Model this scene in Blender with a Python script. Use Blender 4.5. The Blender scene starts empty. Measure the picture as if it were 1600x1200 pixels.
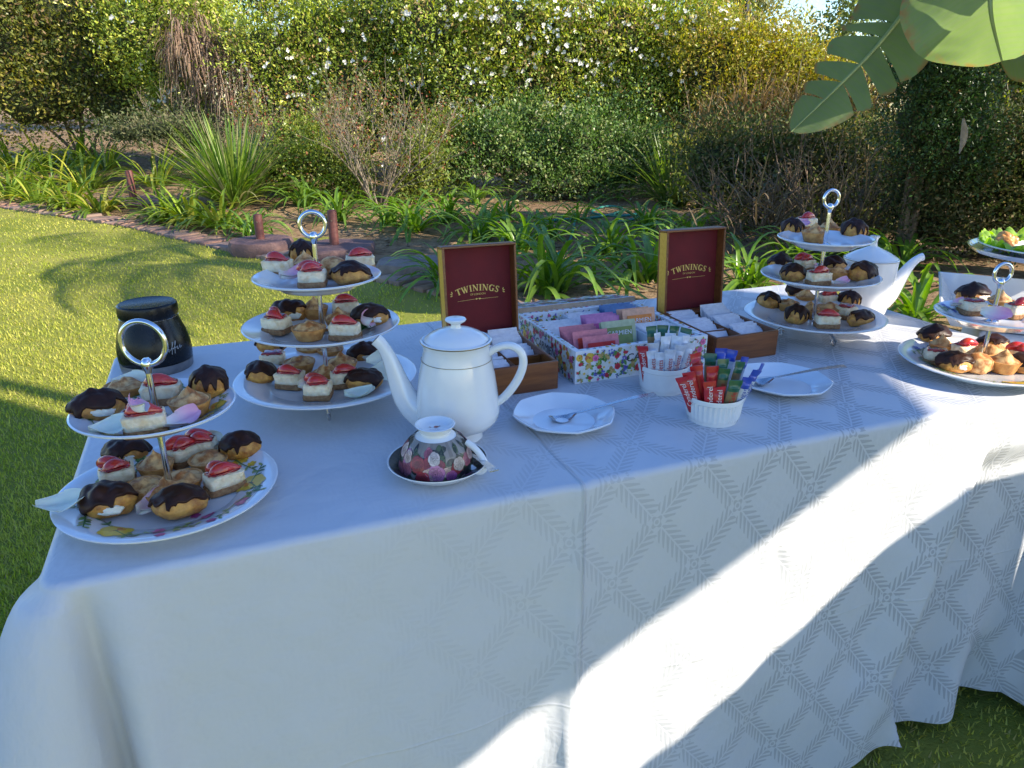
import bpy, math, random
import numpy as np
from mathutils import Vector, Matrix, noise as mnoise

PI = math.pi
random.seed(7)
RNG = np.random.default_rng(11)
SC = bpy.context.scene
COL = SC.collection

# ------------------------------------------------------------------ camera
CAM_H = 1.2
PITCH = math.radians(21.0)
cam = bpy.data.cameras.new('camera')
cam.sensor_width = 36.0
cam.lens = 36.0 * 1155.0 / 1600.0
cam.clip_start = 0.02
cam.clip_end = 400
camo = bpy.data.objects.new('camera', cam)
COL.objects.link(camo)
camo.location = (0, 0, CAM_H)
camo.rotation_euler = (PI / 2 - PITCH, 0, 0)
SC.camera = camo

# ------------------------------------------------------------------ light
SUN_EL = math.radians(28)
SUN_H = Vector((0.91, -0.41, 0)).normalized()
SUN = Vector((SUN_H.x * math.cos(SUN_EL), SUN_H.y * math.cos(SUN_EL), math.sin(SUN_EL)))
W = bpy.data.worlds.new('World')
SC.world = W
W.use_nodes = True
wn = W.node_tree
bg = wn.nodes['Background']
sky = wn.nodes.new('ShaderNodeTexSky')
sky.sky_type = 'NISHITA'
sky.sun_disc = False
sky.sun_elevation = SUN_EL
sky.sun_rotation = math.atan2(SUN.x, SUN.y)
sky.air_density = 1.0
sky.dust_density = 0.3
sky.ozone_density = 2.5
hs = wn.nodes.new('ShaderNodeHueSaturation')
hs.inputs['Saturation'].default_value = 1.22
hs.inputs['Hue'].default_value = 0.510
wn.links.new(sky.outputs[0], hs.inputs['Color'])
wn.links.new(hs.outputs[0], bg.inputs[0])
bg.inputs[1].default_value = 0.13
sl = bpy.data.lights.new('sun', 'SUN')
sl.energy = 4.2
sl.angle = math.radians(0.4)
sl.color = (1.0, 0.9, 0.74)
so = bpy.data.objects.new('sun', sl)
COL.objects.link(so)
so.rotation_euler = SUN.to_track_quat('Z', 'Y').to_euler()
so.location = (6, -2, 8)
SC.view_settings.view_transform = 'Standard'
SC.view_settings.look = 'None'
SC.view_settings.exposure = 1.38
SC.view_settings.gamma = 1.0
SC.cycles.max_bounces = 6
SC.cycles.diffuse_bounces = 3
SC.cycles.glossy_bounces = 3
SC.cycles.transmission_bounces = 4
SC.cycles.transparent_max_bounces = 8
SC.cycles.sample_clamp_indirect = 6.0

# ------------------------------------------------------------------ survey helpers
def ray(px, py):
    dx = (px - 800) / 1155.0
    dv = -(py - 600) / 1155.0
    c, s = math.cos(PITCH), math.sin(PITCH)
    return Vector((dx, c + dv * s, -s + dv * c))
def at(px, py, z):                       # point of the sight line at height z
    r = ray(px, py)
    return Vector((0, 0, CAM_H)) + r * ((z - CAM_H) / r.z)
def far(px, py, y):                      # point of the sight line at distance y
    r = ray(px, py)
    return Vector((0, 0, CAM_H)) + r * (y / r.y)

# ------------------------------------------------------------------ tags
def tag(o, label=None, cat=None, group=None, kind=None):
    if label: o['label'] = label
    if cat: o['category'] = cat
    if group: o['group'] = group
    if kind: o['kind'] = kind
    return o
def empty(name, loc=(0, 0, 0), rz=0, label=None, cat=None, group=None):
    o = bpy.data.objects.new(name, None)
    o.empty_display_size = 0.05
    COL.objects.link(o)
    o.location = loc
    o.rotation_euler = (0, 0, rz)
    return tag(o, label, cat, group)
def put(name, mesh, parent=None, loc=None, rot=None, scale=None):
    o = bpy.data.objects.new(name, mesh)
    COL.objects.link(o)
    if parent is not None: o.parent = parent
    if loc is not None: o.location = loc
    if rot is not None: o.rotation_euler = rot
    if scale is not None: o.scale = scale
    return o

# ------------------------------------------------------------------ mesh builder
class MB:
    def __init__(s):
        s.v = []; s.f = []; s.c = []; s.m = []
    def add(s, verts, faces, M=None, col=None, mi=0):
        b = len(s.v)
        if M is None: s.v += [tuple(p) for p in verts]
        else: s.v += [tuple(M @ Vector(p)) for p in verts]
        for f in faces:
            s.f.append(tuple(i + b for i in f)); s.c.append(col); s.m.append(mi)
        return s
    def box(s, x0, x1, y0, y1, z0, z1, M=None, col=None, mi=0):
        v = [(x0,y0,z0),(x1,y0,z0),(x1,y1,z0),(x0,y1,z0),(x0,y0,z1),(x1,y0,z1),(x1,y1,z1),(x0,y1,z1)]
        return s.add(v, [(0,3,2,1),(4,5,6,7),(0,1,5,4),(1,2,6,5),(2,3,7,6),(3,0,4,7)], M, col, mi)
    def bbox(s, x0, x1, y0, y1, z0, z1, b=0.002, M=None, col=None, mi=0):   # box with bevelled edges
        v = []; 
        for (z, e) in ((z0, b), (z0 + b, 0), (z1 - b, 0), (z1, b)):
            for (cx, cy, sx, sy) in ((x0,y0,1,1),(x1,y0,-1,1),(x1,y1,-1,-1),(x0,y1,1,-1)):
                a = (cx + sx * (b + e), cy + sy * e) ; c_ = (cx + sx * e, cy + sy * (b + e))
                v += ([(c_[0], c_[1], z), (a[0], a[1], z)] if (sx * sy > 0) else [(a[0], a[1], z), (c_[0], c_[1], z)])
        f = [tuple(range(7, -1, -1)), tuple(range(24, 32))]
        for k in range(3):
            for i in range(8):
                j = (i + 1) % 8
                f.append((k*8+i, k*8+j, k*8+8+j, k*8+8+i))
        return s.add(v, f, M, col, mi)
    def lathe(s, prof, seg=40, M=None, col=None, mi=0, fn=None, cap0=True, cap1=True):
        v = []; n = len(prof)
        for (r, z) in prof:
            for i in range(seg):
                a = 2 * PI * i / seg
                rr, zz = (r, z) if fn is None else fn(r, z, a)
                v.append((rr * math.cos(a), rr * math.sin(a), zz))
        f = []
        for k in range(n - 1):
            for i in range(seg):
                j = (i + 1) % seg
                f.append((k*seg+i, k*seg+j, (k+1)*seg+j, (k+1)*seg+i))
        if cap0: f.append(tuple(range(seg - 1, -1, -1)))
        if cap1: f.append(tuple(range((n-1)*seg, n*seg)))
        return s.add(v, f, M, col, mi)
    def tube(s, pts, rad, seg=10, M=None, col=None, mi=0, flat=1.0, closed=False, up=None):
        pts = [Vector(p) for p in pts]; n = len(pts)
        if not hasattr(rad, '__len__'): rad = [rad] * n
        v = []; ref = Vector(up) if up else Vector((0.123, 0.31, 0.94))
        for i, p in enumerate(pts):
            if closed: t = pts[(i+1) % n] - pts[i-1]
            else: t = pts[min(i+1, n-1)] - pts[max(i-1, 0)]
            t.normalize()
            a = t.cross(ref)
            if a.length < 1e-4: a = t.cross(Vector((1, 0, 0)))
            a.normalize(); b = a.cross(t)
            for k in range(seg):
                w = 2 * PI * k / seg
                v.append(tuple(p + a * math.cos(w) * rad[i] + b * math.sin(w) * rad[i] * flat))
        f = []
        for i in range(n if closed else n - 1):
            for k in range(seg):
                l = (k + 1) % seg; j = (i + 1) % n
                f.append((i*seg+k, i*seg+l, j*seg+l, j*seg+k))
        if not closed:
            f.append(tuple(range(seg - 1, -1, -1))); f.append(tuple(range((n-1)*seg, n*seg)))
        return s.add(v, f, M, col, mi)
    def grid(s, nu, nv, fn, M=None, col=None, mi=0, wrap=False):
        v = [fn(i / (nu if wrap else nu - 1), j / (nv - 1)) for j in range(nv) for i in range(nu)]
        f = []
        for j in range(nv - 1):
            for i in range(nu if wrap else nu - 1):
                k = (i + 1) % nu
                f.append((j*nu+i, j*nu+k, (j+1)*nu+k, (j+1)*nu+i))
        return s.add(v, f, M, col, mi)
    def mesh(s, name, mats, smooth=True):
        me = bpy.data.meshes.new(name)
        me.from_pydata(s.v, [], s.f)
        if not isinstance(mats, (list, tuple)): mats = [mats]
        for m in mats: me.materials.append(m)
        if len(mats) > 1: me.polygons.foreach_set('material_index', s.m)
        if any(c is not None for c in s.c):
            a = me.attributes.new('Col', 'FLOAT_COLOR', 'FACE')
            a.data.foreach_set('color', np.array([(*(c or (.8, .8, .8)), 1) for c in s.c], dtype=np.float32).ravel())
        if smooth:
            me.polygons.foreach_set('use_smooth', [True] * len(me.polygons))
            if smooth != 'all':
                try: me.set_sharp_from_angle(angle=math.radians(38 if smooth is True else smooth))
                except Exception: pass
        me.update()
        return me
    def build(s, name, mats, parent=None, smooth=True, loc=None, rot=None):
        return put(name, s.mesh(name, mats, smooth), parent, loc, rot)

def np_mesh(name, V, F, mat, col=None, smooth=False):
    me = bpy.data.meshes.new(name)
    V = np.asarray(V, dtype=np.float32); F = np.asarray(F, dtype=np.int32)
    k = F.shape[1]
    me.vertices.add(len(V)); me.vertices.foreach_set('co', V.ravel())
    me.loops.add(F.size); me.loops.foreach_set('vertex_index', F.ravel())
    me.polygons.add(len(F)); me.polygons.foreach_set('loop_start', np.arange(0, F.size, k, dtype=np.int32))
    me.update(calc_edges=True)
    if smooth: me.polygons.foreach_set('use_smooth', np.ones(len(F), dtype=bool))
    if col is not None:
        a = me.attributes.new('Col', 'FLOAT_COLOR', 'POINT')
        c = np.ones((len(V), 4), dtype=np.float32); c[:, :3] = col
        a.data.foreach_set('color', c.ravel())
    me.materials.append(mat)
    return me

# ------------------------------------------------------------------ materials
class NT:
    def __init__(s, name):
        s.m = bpy.data.materials.new(name); s.m.use_nodes = True
        s.t = s.m.node_tree; s.b = s.t.nodes['Principled BSDF']; s.o = s.t.nodes['Material Output']
    def n(s, typ, **kw):
        x = s.t.nodes.new('ShaderNode' + typ)
        for k, v in kw.items(): setattr(x, k, v)
        return x
    def l(s, a, b): s.t.links.new(a, b)
    def val(s, x, i, v):
        if hasattr(v, 'is_output') or hasattr(v, 'links'): s.l(v, x.inputs[i])
        else: x.inputs[i].default_value = v
    def math(s, op, a, b=0.0, c=None):
        x = s.n('Math', operation=op); s.val(x, 0, a); s.val(x, 1, b)
        if c is not None: s.val(x, 2, c)
        return x.outputs[0]
    def mix(s, f, a, b, mode='MIX'):
        x = s.n('Mix', data_type='RGBA', blend_type=mode)
        s.val(x, 0, f)
        for i, v in ((6, a), (7, b)):
            if isinstance(v, (tuple, list)): x.inputs[i].default_value = (*v[:3], 1)
            else: s.l(v, x.inputs[i])
        return x.outputs[2]
    def coord(s, kind='Object', rnd=True):
        t = s.n('TexCoord').outputs[kind]
        if not rnd: return t
        oi = s.n('ObjectInfo'); v = s.n('VectorMath', operation='ADD')
        m = s.math('MULTIPLY', oi.outputs['Random'], 37.0)
        s.l(t, v.inputs[0]); s.l(m, v.inputs[1])
        return v.outputs[0]
    def noise(s, vec, scale, detail=4, rough=0.55, out=0):
        x = s.n('TexNoise'); s.l(vec, x.inputs['Vector'])
        x.inputs['Scale'].default_value = scale; x.inputs['Detail'].default_value = detail; x.inputs['Roughness'].default_value = rough
        return x.outputs[out]
    def ramp(s, f, *st):
        x = s.n('ValToRGB'); s.l(f, x.inputs[0]); e = x.color_ramp.elements
        while len(e) < len(st): e.new(0.5)
        for k, (p, c) in enumerate(st):
            e[k].position = p; e[k].color = (*c, 1) if hasattr(c, '__len__') else (c, c, c, 1)
        return x.outputs[0]
    def bump(s, h, strength=0.3, dist=0.01, normal=None):
        x = s.n('Bump'); s.val(x, 'Height', h); x.inputs['Strength'].default_value = strength; x.inputs['Distance'].default_value = dist
        if normal is not None: s.l(normal, x.inputs['Normal'])
        s.l(x.outputs[0], s.b.inputs['Normal'])
        return x.outputs[0]
    def set(s, **kw):
        for k, v in kw.items():
            i = s.b.inputs[k.replace('_', ' ')]
            if hasattr(v, 'is_output'): s.l(v, i)
            elif isinstance(v, (tuple, list)) and len(v) == 3 and i.type == 'RGBA': i.default_value = (*v, 1)
            else: i.default_value = v
        return s

def pmat(name, c1, c2=None, scale=60, rough=0.5, bump=0.0, bscale=None, bdist=0.002, lo=0.35, hi=0.65, detail=4, metal=0.0, spec=0.5, coat=0.0, sss=0.0, sssr=(1, .4, .2), r2=None):
    t = NT(name); v = t.coord()
    if c2 is None: c2 = tuple(min(1, x * 0.86) for x in c1)
    nz = t.noise(v, scale, detail)
    c = t.ramp(nz, (lo, c1), (hi, c2))
    t.set(Base_Color=c, Roughness=rough, Metallic=metal)
    t.b.inputs['Specular IOR Level'].default_value = spec
    t.b.inputs['Coat Weight'].default_value = coat
    t.b.inputs['Coat Roughness'].default_value = 0.08
    if r2 is not None: t.l(t.ramp(nz, (lo, rough), (hi, r2)), t.b.inputs['Roughness'])
    if sss:
        t.b.inputs['Subsurface Weight'].default_value = sss
        t.b.inputs['Subsurface Radius'].default_value = sssr
        t.b.inputs['Subsurface Scale'].default_value = 0.004
    if bump: t.bump(t.noise(v, bscale or scale * 2, 5), bump, bdist)
    return t.m

def leafmat(name, trans=0.4, rough=0.45, bump=False, use_col=True, c1=None, c2=None, spec=0.4):
    t = NT(name)
    if use_col:
        a = t.n('Attribute', attribute_name='Col').outputs[0]
        c = a
    else:
        v = t.coord(); c0 = t.ramp(t.noise(v, 14, 3), (.3, c1), (.7, c2))
        oi = t.n('ObjectInfo'); k = t.math('MULTIPLY_ADD', oi.outputs['Random'], 0.5, 0.75)
        h = t.n('HueSaturation'); t.l(c0, h.inputs['Color']); t.l(k, h.inputs['Value']); c = h.outputs[0]
    t.set(Base_Color=c, Roughness=rough)
    t.b.inputs['Specular IOR Level'].default_value = spec
    tr = t.n('BsdfTranslucent'); h2 = t.n('HueSaturation'); t.l(c, h2.inputs['Color']); h2.inputs['Value'].default_value = 1.6; h2.inputs['Saturation'].default_value = 1.22
    t.l(h2.outputs[0], tr.inputs[0])
    mx = t.n('MixShader'); mx.inputs[0].default_value = trans
    t.l(t.b.outputs[0], mx.inputs[1]); t.l(tr.outputs[0], mx.inputs[2]); t.l(mx.outputs[0], t.o.inputs[0])
    return t.m

def printmat(name, rough=0.35, coat=0.0):
    t = NT(name); a = t.n('Attribute', attribute_name='Col').outputs[0]
    nz = t.noise(t.coord(rnd=False), 160, 3)
    c = t.mix(t.math('MULTIPLY', nz, 0.45), a, (0.75, 0.7, 0.68), 'MULTIPLY')
    t.set(Base_Color=c, Roughness=rough); t.b.inputs['Coat Weight'].default_value = coat
    return t.m

M = {}
M['china'] = pmat('white_china', (.80, .80, .79), (.76, .76, .76), 30, .16, coat=.5)
M['plate'] = pmat('white_glazed_plate', (.78, .79, .80), (.74, .75, .77), 25, .14, coat=.6)
M['ramekin'] = pmat('ramekin_glaze', (.78, .78, .76), (.73, .73, .71), 40, .2, coat=.4)
M['gold'] = pmat('worn_gold_line', (.42, .28, .10), (.30, .2, .08), 80, .3, metal=.9)
M['chrome'] = pmat('chrome', (.78, .78, .80), (.70, .70, .72), 40, .10, metal=1.0, r2=.2)
M['steel'] = pmat('brushed_steel', (.62, .62, .63), (.52, .52, .54), 90, .2, metal=1.0, r2=.3)
M['black'] = pmat('black_enamel', (.006, .006, .007), (.009, .009, .010), 60, .22, bump=.04, bscale=300, r2=.3, spec=.3)
M['jarband'] = pmat('grey_jar_base', (.16, .16, .17), (.12, .12, .13), 60, .35)
M['script'] = pmat('silver_script', (.42, .42, .42), (.36, .36, .36), 60, .4)
M['choux'] = pmat('baked_choux', (.64, .31, .055), (.32, .11, .016), 90, .5, .8, 200, .0018, .38, .68, sss=.15)
M['choc'] = pmat('dark_chocolate_glaze', (.042, .015, .008), (.022, .008, .005), 80, .36, .35, 90, .002, r2=.52, spec=.22)
M['cream'] = pmat('whipped_cream', (.80, .76, .66), (.70, .64, .5), 160, .55, .5, 200, .001, sss=.2)
M['tart'] = pmat('tart_pastry', (.68, .34, .09), (.45, .17, .035), 120, .6, .5, 260, .001)
M['dust'] = pmat('cinnamon_dusted_custard', (.70, .42, .17), (.34, .12, .025), 85, .65, .9, 170, .002, .40, .60)
M['biscuit'] = pmat('biscuit_crumb', (.42, .22, .09), (.25, .11, .04), 260, .8, 1.0, 420, .0014)
M['cheese'] = pmat('cheesecake', (.86, .72, .50), (.70, .50, .26), 120, .6, 1.0, 150, .003, .42, .72, sss=.15)
M['jelly'] = pmat('red_fruit_glaze', (.36, .008, .012), (.18, .004, .008), 90, .10, .3, 120, .001, coat=.6)
M['berry'] = pmat('strawberry_flesh', (.48, .014, .014), (.42, .06, .04), 130, .22, .4, 300, .0008, .40, .75, coat=.3)
M['petalw'] = pmat('cream_rose_petal', (.76, .78, .66), (.70, .72, .58), 50, .5, .15, 120, sss=.2)
M['mint'] = pmat('mint_leaf', (.05, .16, .03), (.03, .09, .02), 90, .45, .5, 200)
M['print'] = printmat('floral_transfer_print', .3, .2)
M['cardprint'] = printmat('printed_card', .5)
M['ink'] = pmat('black_ink', (.02, .02, .025), None, 40, .5)
M['goldink'] = pmat('gold_lettering', (.86, .58, .14), (.72, .46, .10), 200, .4)
M['card'] = pmat('white_card', (.76, .76, .78), (.72, .72, .74), 60, .6)
M['kraft'] = pmat('grey_card_edge', (.42, .30, .2), (.34, .24, .16), 120, .7)
M['paper'] = pmat('white_tea_sachet', (.74, .70, .70), (.62, .57, .58), 90, .65, .5, 160, .0015)
def petal_pink():
    t = NT('pink_rose_petal'); v = t.n('TexCoord').outputs['Generated']
    sx = t.n('SeparateXYZ'); t.l(v, sx.inputs[0])
    nz = t.noise(t.coord(), 40, 3)
    f = t.math('MULTIPLY_ADD', nz, .5, t.math('MULTIPLY', sx.outputs[0], .9))
    c = t.ramp(f, (.35, (.74, .70, .62)), (.95, (.74, .36, .50)))
    t.set(Base_Color=c, Roughness=.5); t.b.inputs['Subsurface Weight'].default_value = .15; t.b.inputs['Subsurface Scale'].default_value = .003
    t.bump(t.noise(t.coord(), 110, 3), .15, .001)
    return t.m
M['petalp'] = petal_pink()
def wood(name, a, b, rough=.38, sc=1.0):
    t = NT(name); v = t.coord()
    mp = t.n('Mapping'); t.l(v, mp.inputs[0]); mp.inputs['Scale'].default_value = (6 * sc, 60 * sc, 60 * sc)
    g = t.noise(mp.outputs[0], 2.5, 6, .6)
    c = t.ramp(g, (.3, a), (.7, b))
    t.set(Base_Color=c, Roughness=rough); t.b.inputs['Coat Weight'].default_value = .12; t.b.inputs['Coat Roughness'].default_value = .25
    t.bump(g, .12, .001)
    return t.m
M['wood'] = wood('varnished_brown_wood', (.14, .042, .010), (.25, .085, .02))
M['woodbounce'] = wood('bounce_lit_wood', (.55, .27, .025), (.68, .37, .05))  # golden bounce light on the lid's left board, put into the wood colour
M['velvet'] = pmat('burgundy_lining', (.150, .003, .006), (.120, .002, .005), 30, .75, .3, 500, .0006)
def solid(name, c, rough=.45, **k):
    return pmat(name, c, tuple(x * .8 for x in c), k.pop('scale', 120), rough, **k)
# ================================================================== THE SETTING
EDGE = [(-14, 12.2), (-9, 10.6), (-7.4, 9.75), (-6.11, 8.98), (-4.91, 8.21), (-3.87, 7.52), (-2.88, 6.66), (-2.09, 5.99), (-1.56, 5.58), (-.8, 5.02), (-.41, 4.65), (.2, 4.2), (1.0, 3.75), (2.0, 3.4), (3.5, 3.2), (6, 3.1), (14, 3.0)]
EX = np.array([p[0] for p in EDGE]); EY = np.array([p[1] for p in EDGE])
def yedge(x): return float(np.interp(x, EX, EY))
def sstep(a, b, x):
    t = np.clip((x - a) / (b - a), 0, 1); return t * t * (3 - 2 * t)
def bed_z(x, y):                        # height of the planted bed
    d = y - np.interp(x, EX, EY)
    k = .012 + .095 * (1 - sstep(-4.5, -.5, x))
    n = .025 * np.sin(x * 2.1 + y * 1.3) * np.sin(y * 1.9 - x * .7) + .012 * np.sin(x * 5.3 + 1) * np.sin(y * 4.7)
    return .015 + k * np.clip(d - .9, 0, 7) + n * sstep(.25, .9, d)
def ground(px, py):                     # where a sight line meets the bed
    r = ray(px, py); p = Vector((0, 0, CAM_H)); r = r / r.y
    y = 2.0
    while y < 40:
        q = p + r * y
        if q.z < float(bed_z(q.x, q.y)): return q
        y += .03
    return p + r * 14

# lawn sheet
def lawn_mat():
    t = NT('lawn_soil_and_turf'); v = t.coord('Object', False)
    a = t.noise(v, 1.1, 4); b = t.noise(v, 55, 5, .7)
    c = t.ramp(a, (.3, (.22, .26, .035)), (.7, (.42, .39, .09)))
    c = t.mix(t.math('MULTIPLY', b, .35), c, (.05, .075, .012))
    t.set(Base_Color=c, Roughness=.9); t.b.inputs['Specular IOR Level'].default_value = .15
    t.bump(b, .8, .03)
    return t.m
M['lawn'] = lawn_mat()
mb = MB(); xs = [-60, -30, -15, -8, -4, -2, 0, 2, 4, 8, 15, 30, 60]; ys = [-40, -20, -8, -3, 0, 2, 4, 6, 9, 14, 25, 50, 90]
mb.grid(13, 13, lambda i, j: (xs[round(i * 12)], ys[round(j * 12)], 0.0))
lawn = tag(mb.build('lawn', M['lawn']), 'mown green lawn with long streaks of shade', 'lawn', kind='structure')

# planted bed
def soil_mat():
    t = NT('dry_garden_soil'); v = t.coord('Object', False)
    a = t.noise(v, .9, 5); b = t.noise(v, 14, 6, .65); e = t.noise(v, 70, 4, .7)
    c = t.ramp(a, (.35, (.42, .29, .165)), (.68, (.28, .18, .10)))
    c = t.mix(t.ramp(b, (.45, 0.0), (.65, .75)), c, (.13, .082, .048))
    c = t.mix(t.ramp(e, (.62, 0.0), (.72, .6)), c, (.36, .27, .17))
    t.set(Base_Color=c, Roughness=.95); t.b.inputs['Specular IOR Level'].default_value = .1
    t.bump(t.math('ADD', b, e), .9, .03)
    return t.m
M['soil'] = soil_mat()
NX, NY = 150, 60
gx = np.interp(np.linspace(0, 1, NX), [0, .15, .85, 1], [-30, -8, 8, 30])
dd = np.concatenate([np.linspace(.0, 6, 45), np.linspace(6.5, 40, 15)])
V = np.zeros((NY, NX, 3)); V[..., 0] = gx[None, :]; V[..., 1] = np.interp(gx, EX, EY)[None, :] + .1 + dd[:, None]
V[..., 2] = bed_z(V[..., 0], V[..., 1]) - .012 * (dd[:, None] < .01)
idx = np.arange(NX * NY).reshape(NY, NX)
F = np.stack([idx[:-1, :-1], idx[:-1, 1:], idx[1:, 1:], idx[1:, :-1]], -1).reshape(-1, 4)
bed = put('garden_bed', np_mesh('garden_bed', V.reshape(-1, 3), F, M['soil'], smooth=True))
tag(bed, 'bare brown soil of the planted bed behind the lawn', 'soil', kind='structure')

# loose clods and dry litter on the soil
def litter():
    n = 2600
    x = RNG.uniform(-6, 4.5, n); y = np.interp(x, EX, EY) + .35 + RNG.uniform(0, 1, n) ** 1.3 * 4.5
    z = bed_z(x, y)
    V = []; F = []; C = []
    pal = np.array([(.30, .2, .11), (.22, .13, .06), (.36, .26, .14), (.14, .09, .05)])
    ang = RNG.uniform(0, 2 * PI, n); L = RNG.uniform(.012, .045, n); Wd = L * RNG.uniform(.25, .6, n); tl = RNG.uniform(-.4, .6, n)
    for i in range(n):
        c, s = math.cos(ang[i]), math.sin(ang[i]); b = len(V)
        for (a, w, h) in ((-1, 0, .3), (0, 1, .1), (1, 0, .5 + tl[i]), (0, -1, .1)):
            V.append((x[i] + c * a * L[i] - s * w * Wd[i], y[i] + s * a * L[i] + c * w * Wd[i], z[i] + .006 + h * L[i] * .5))
        F.append((b, b+1, b+2, b+3)); C += [pal[i % 4] * RNG.uniform(.7, 1.2)] * 4
    o = put('leaf_litter', np_mesh('leaf_litter', V, F, leafmat('dry_litter', .1, .8), np.array(C)))
    tag(o, 'dry brown leaf litter strewn over the bed soil', 'leaf litter', kind='stuff')
litter()

# brick edging, one mesh object per brick
M['brick'] = None
def brick_mat():
    t = NT('clay_paver'); v = t.coord(); oi = t.n('ObjectInfo')
    c = t.ramp(oi.outputs['Random'], (0, (.30, .15, .10)), (.35, (.36, .21, .14)), (.7, (.22, .15, .125)), (1, (.38, .26, .17)))
    c = t.mix(t.ramp(t.noise(v, 30, 5), (.4, 0.), (.7, .6)), c, (.20, .14, .11))
    t.set(Base_Color=c, Roughness=.85); t.bump(t.noise(v, 120, 5, .7), .5, .004)
    return t.m
M['brick'] = brick_mat()
edging = empty('brick_edging', (-2.5, 6.4, 0), 0, 'curved row of reddish clay brick edging between lawn and bed', 'edging')
bm_var = []
for k in range(4):
    mb = MB(); j = [random.uniform(-.004, .004) for _ in range(4)]
    mb.bbox(-.052 + j[0], .052 + j[1], -.13 + j[2], .13 + j[3], -.05, .022 + .003 * k, .006)
    bm_var.append(mb.mesh('brick', M['brick']))
pts = [Vector((x, y, 0)) for x, y in zip(np.linspace(-8.2, 3.4, 600), [yedge(x) for x in np.linspace(-8.2, 3.4, 600)])]
acc = 0; k = 0
for a, b in zip(pts, pts[1:]):
    acc += (b - a).length
    if acc >= .112:
        acc = 0; t = (b - a).normalized(); k += 1
        nrm = Vector((-t.y, t.x, 0))
        p = a + nrm * (.13 + random.uniform(-.006, .006))
        put('brick', bm_var[k % 4], edging, p - edging.location + Vector((0, 0, random.uniform(-.006, .006))),
            (random.uniform(-.03, .03), random.uniform(-.03, .03), math.atan2(t.y, t.x) + random.uniform(-.03, .03)))

# turf blades
def turf():
    parts = []
    n1 = 430000
    y = 1 / RNG.uniform(1 / 9.4, 1 / .75, n1); x = RNG.uniform(-1, .10, n1) * (y * 1.05 + .9)
    x = np.where(x > -.15 * y, x + RNG.uniform(0, .3, n1), x)
    keep = (y < np.interp(x, EX, EY) + .03)
    parts.append((x[keep], y[keep]))
    n2 = 26000
    x = RNG.uniform(.35, 2.4, n2); y = RNG.uniform(.55, 2.1, n2); parts.append((x, y))
    n3 = 14000
    x = RNG.uniform(.1, 2.6, n3); y = RNG.uniform(2.0, 3.3, n3); parts.append((x, y))
    x = np.concatenate([p[0] for p in parts]); y = np.concatenate([p[1] for p in parts]); n = len(x)
    dist = np.hypot(x, y)
    L = RNG.uniform(.009, .021, n) * np.clip(.8 + dist * .06, .8, 1.4); Wd = RNG.uniform(.0013, .0024, n) * np.clip(dist * .36, 1, 3.0)
    a = RNG.uniform(0, 2 * PI, n); ln = RNG.uniform(.15, 1.1, n)
    dx, dy = np.cos(a), np.sin(a)
    B = np.stack([x, y, np.zeros(n)], 1)
    S = np.stack([-dy, dx, np.zeros(n)], 1) * Wd[:, None]
    T = B + np.stack([dx * ln * L, dy * ln * L, L * (1.15 - .45 * ln)], 1)
    V = np.stack([B - S, B + S, T], 1).reshape(-1, 3)
    F = np.arange(n * 3).reshape(-1, 3)
    pat = .5 + .5 * np.sin(x * 1.7 + 1.1 * np.sin(y * 1.3)) * np.sin(y * 2.1 + .8 * np.sin(x * 2.3))
    g = np.array([.25, .32, .035]); yv = np.array([.58, .53, .13]); st = np.array([.46, .39, .16])
    pat2 = .5 + .5 * np.sin(x * .9 - y * .6 + 2 * np.sin(y * .5)); m = np.clip(.15 + pat * .45 + pat2 * .35 + RNG.normal(0, .25, n), 0, 1)[:, None]
    c = g * (1 - m) + yv * m
    dry = RNG.uniform(0, 1, n) < .06
    c[dry] = st
    c *= RNG.uniform(.7, 1.25, (n, 1))
    o = put('grass', np_mesh('grass', V, F, leafmat('grass_blade', .45, .55, spec=.25), np.repeat(c, 3, 0)))
    tag(o, 'short green grass blades of the mown lawn', 'grass', kind='stuff')
turf()

# ================================================================== TABLE FRAME
TA = math.radians(21.35)
TU = Vector((math.cos(TA), math.sin(TA), 0)); TV = Vector((-math.sin(TA), math.cos(TA), 0))
T0 = Vector((-.4822, .6168, 0)); TW, TD, TZ = 1.67, .80, .74
def tp(u, v, z=TZ): return T0 + TU * u + TV * v + Vector((0, 0, z))

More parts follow.
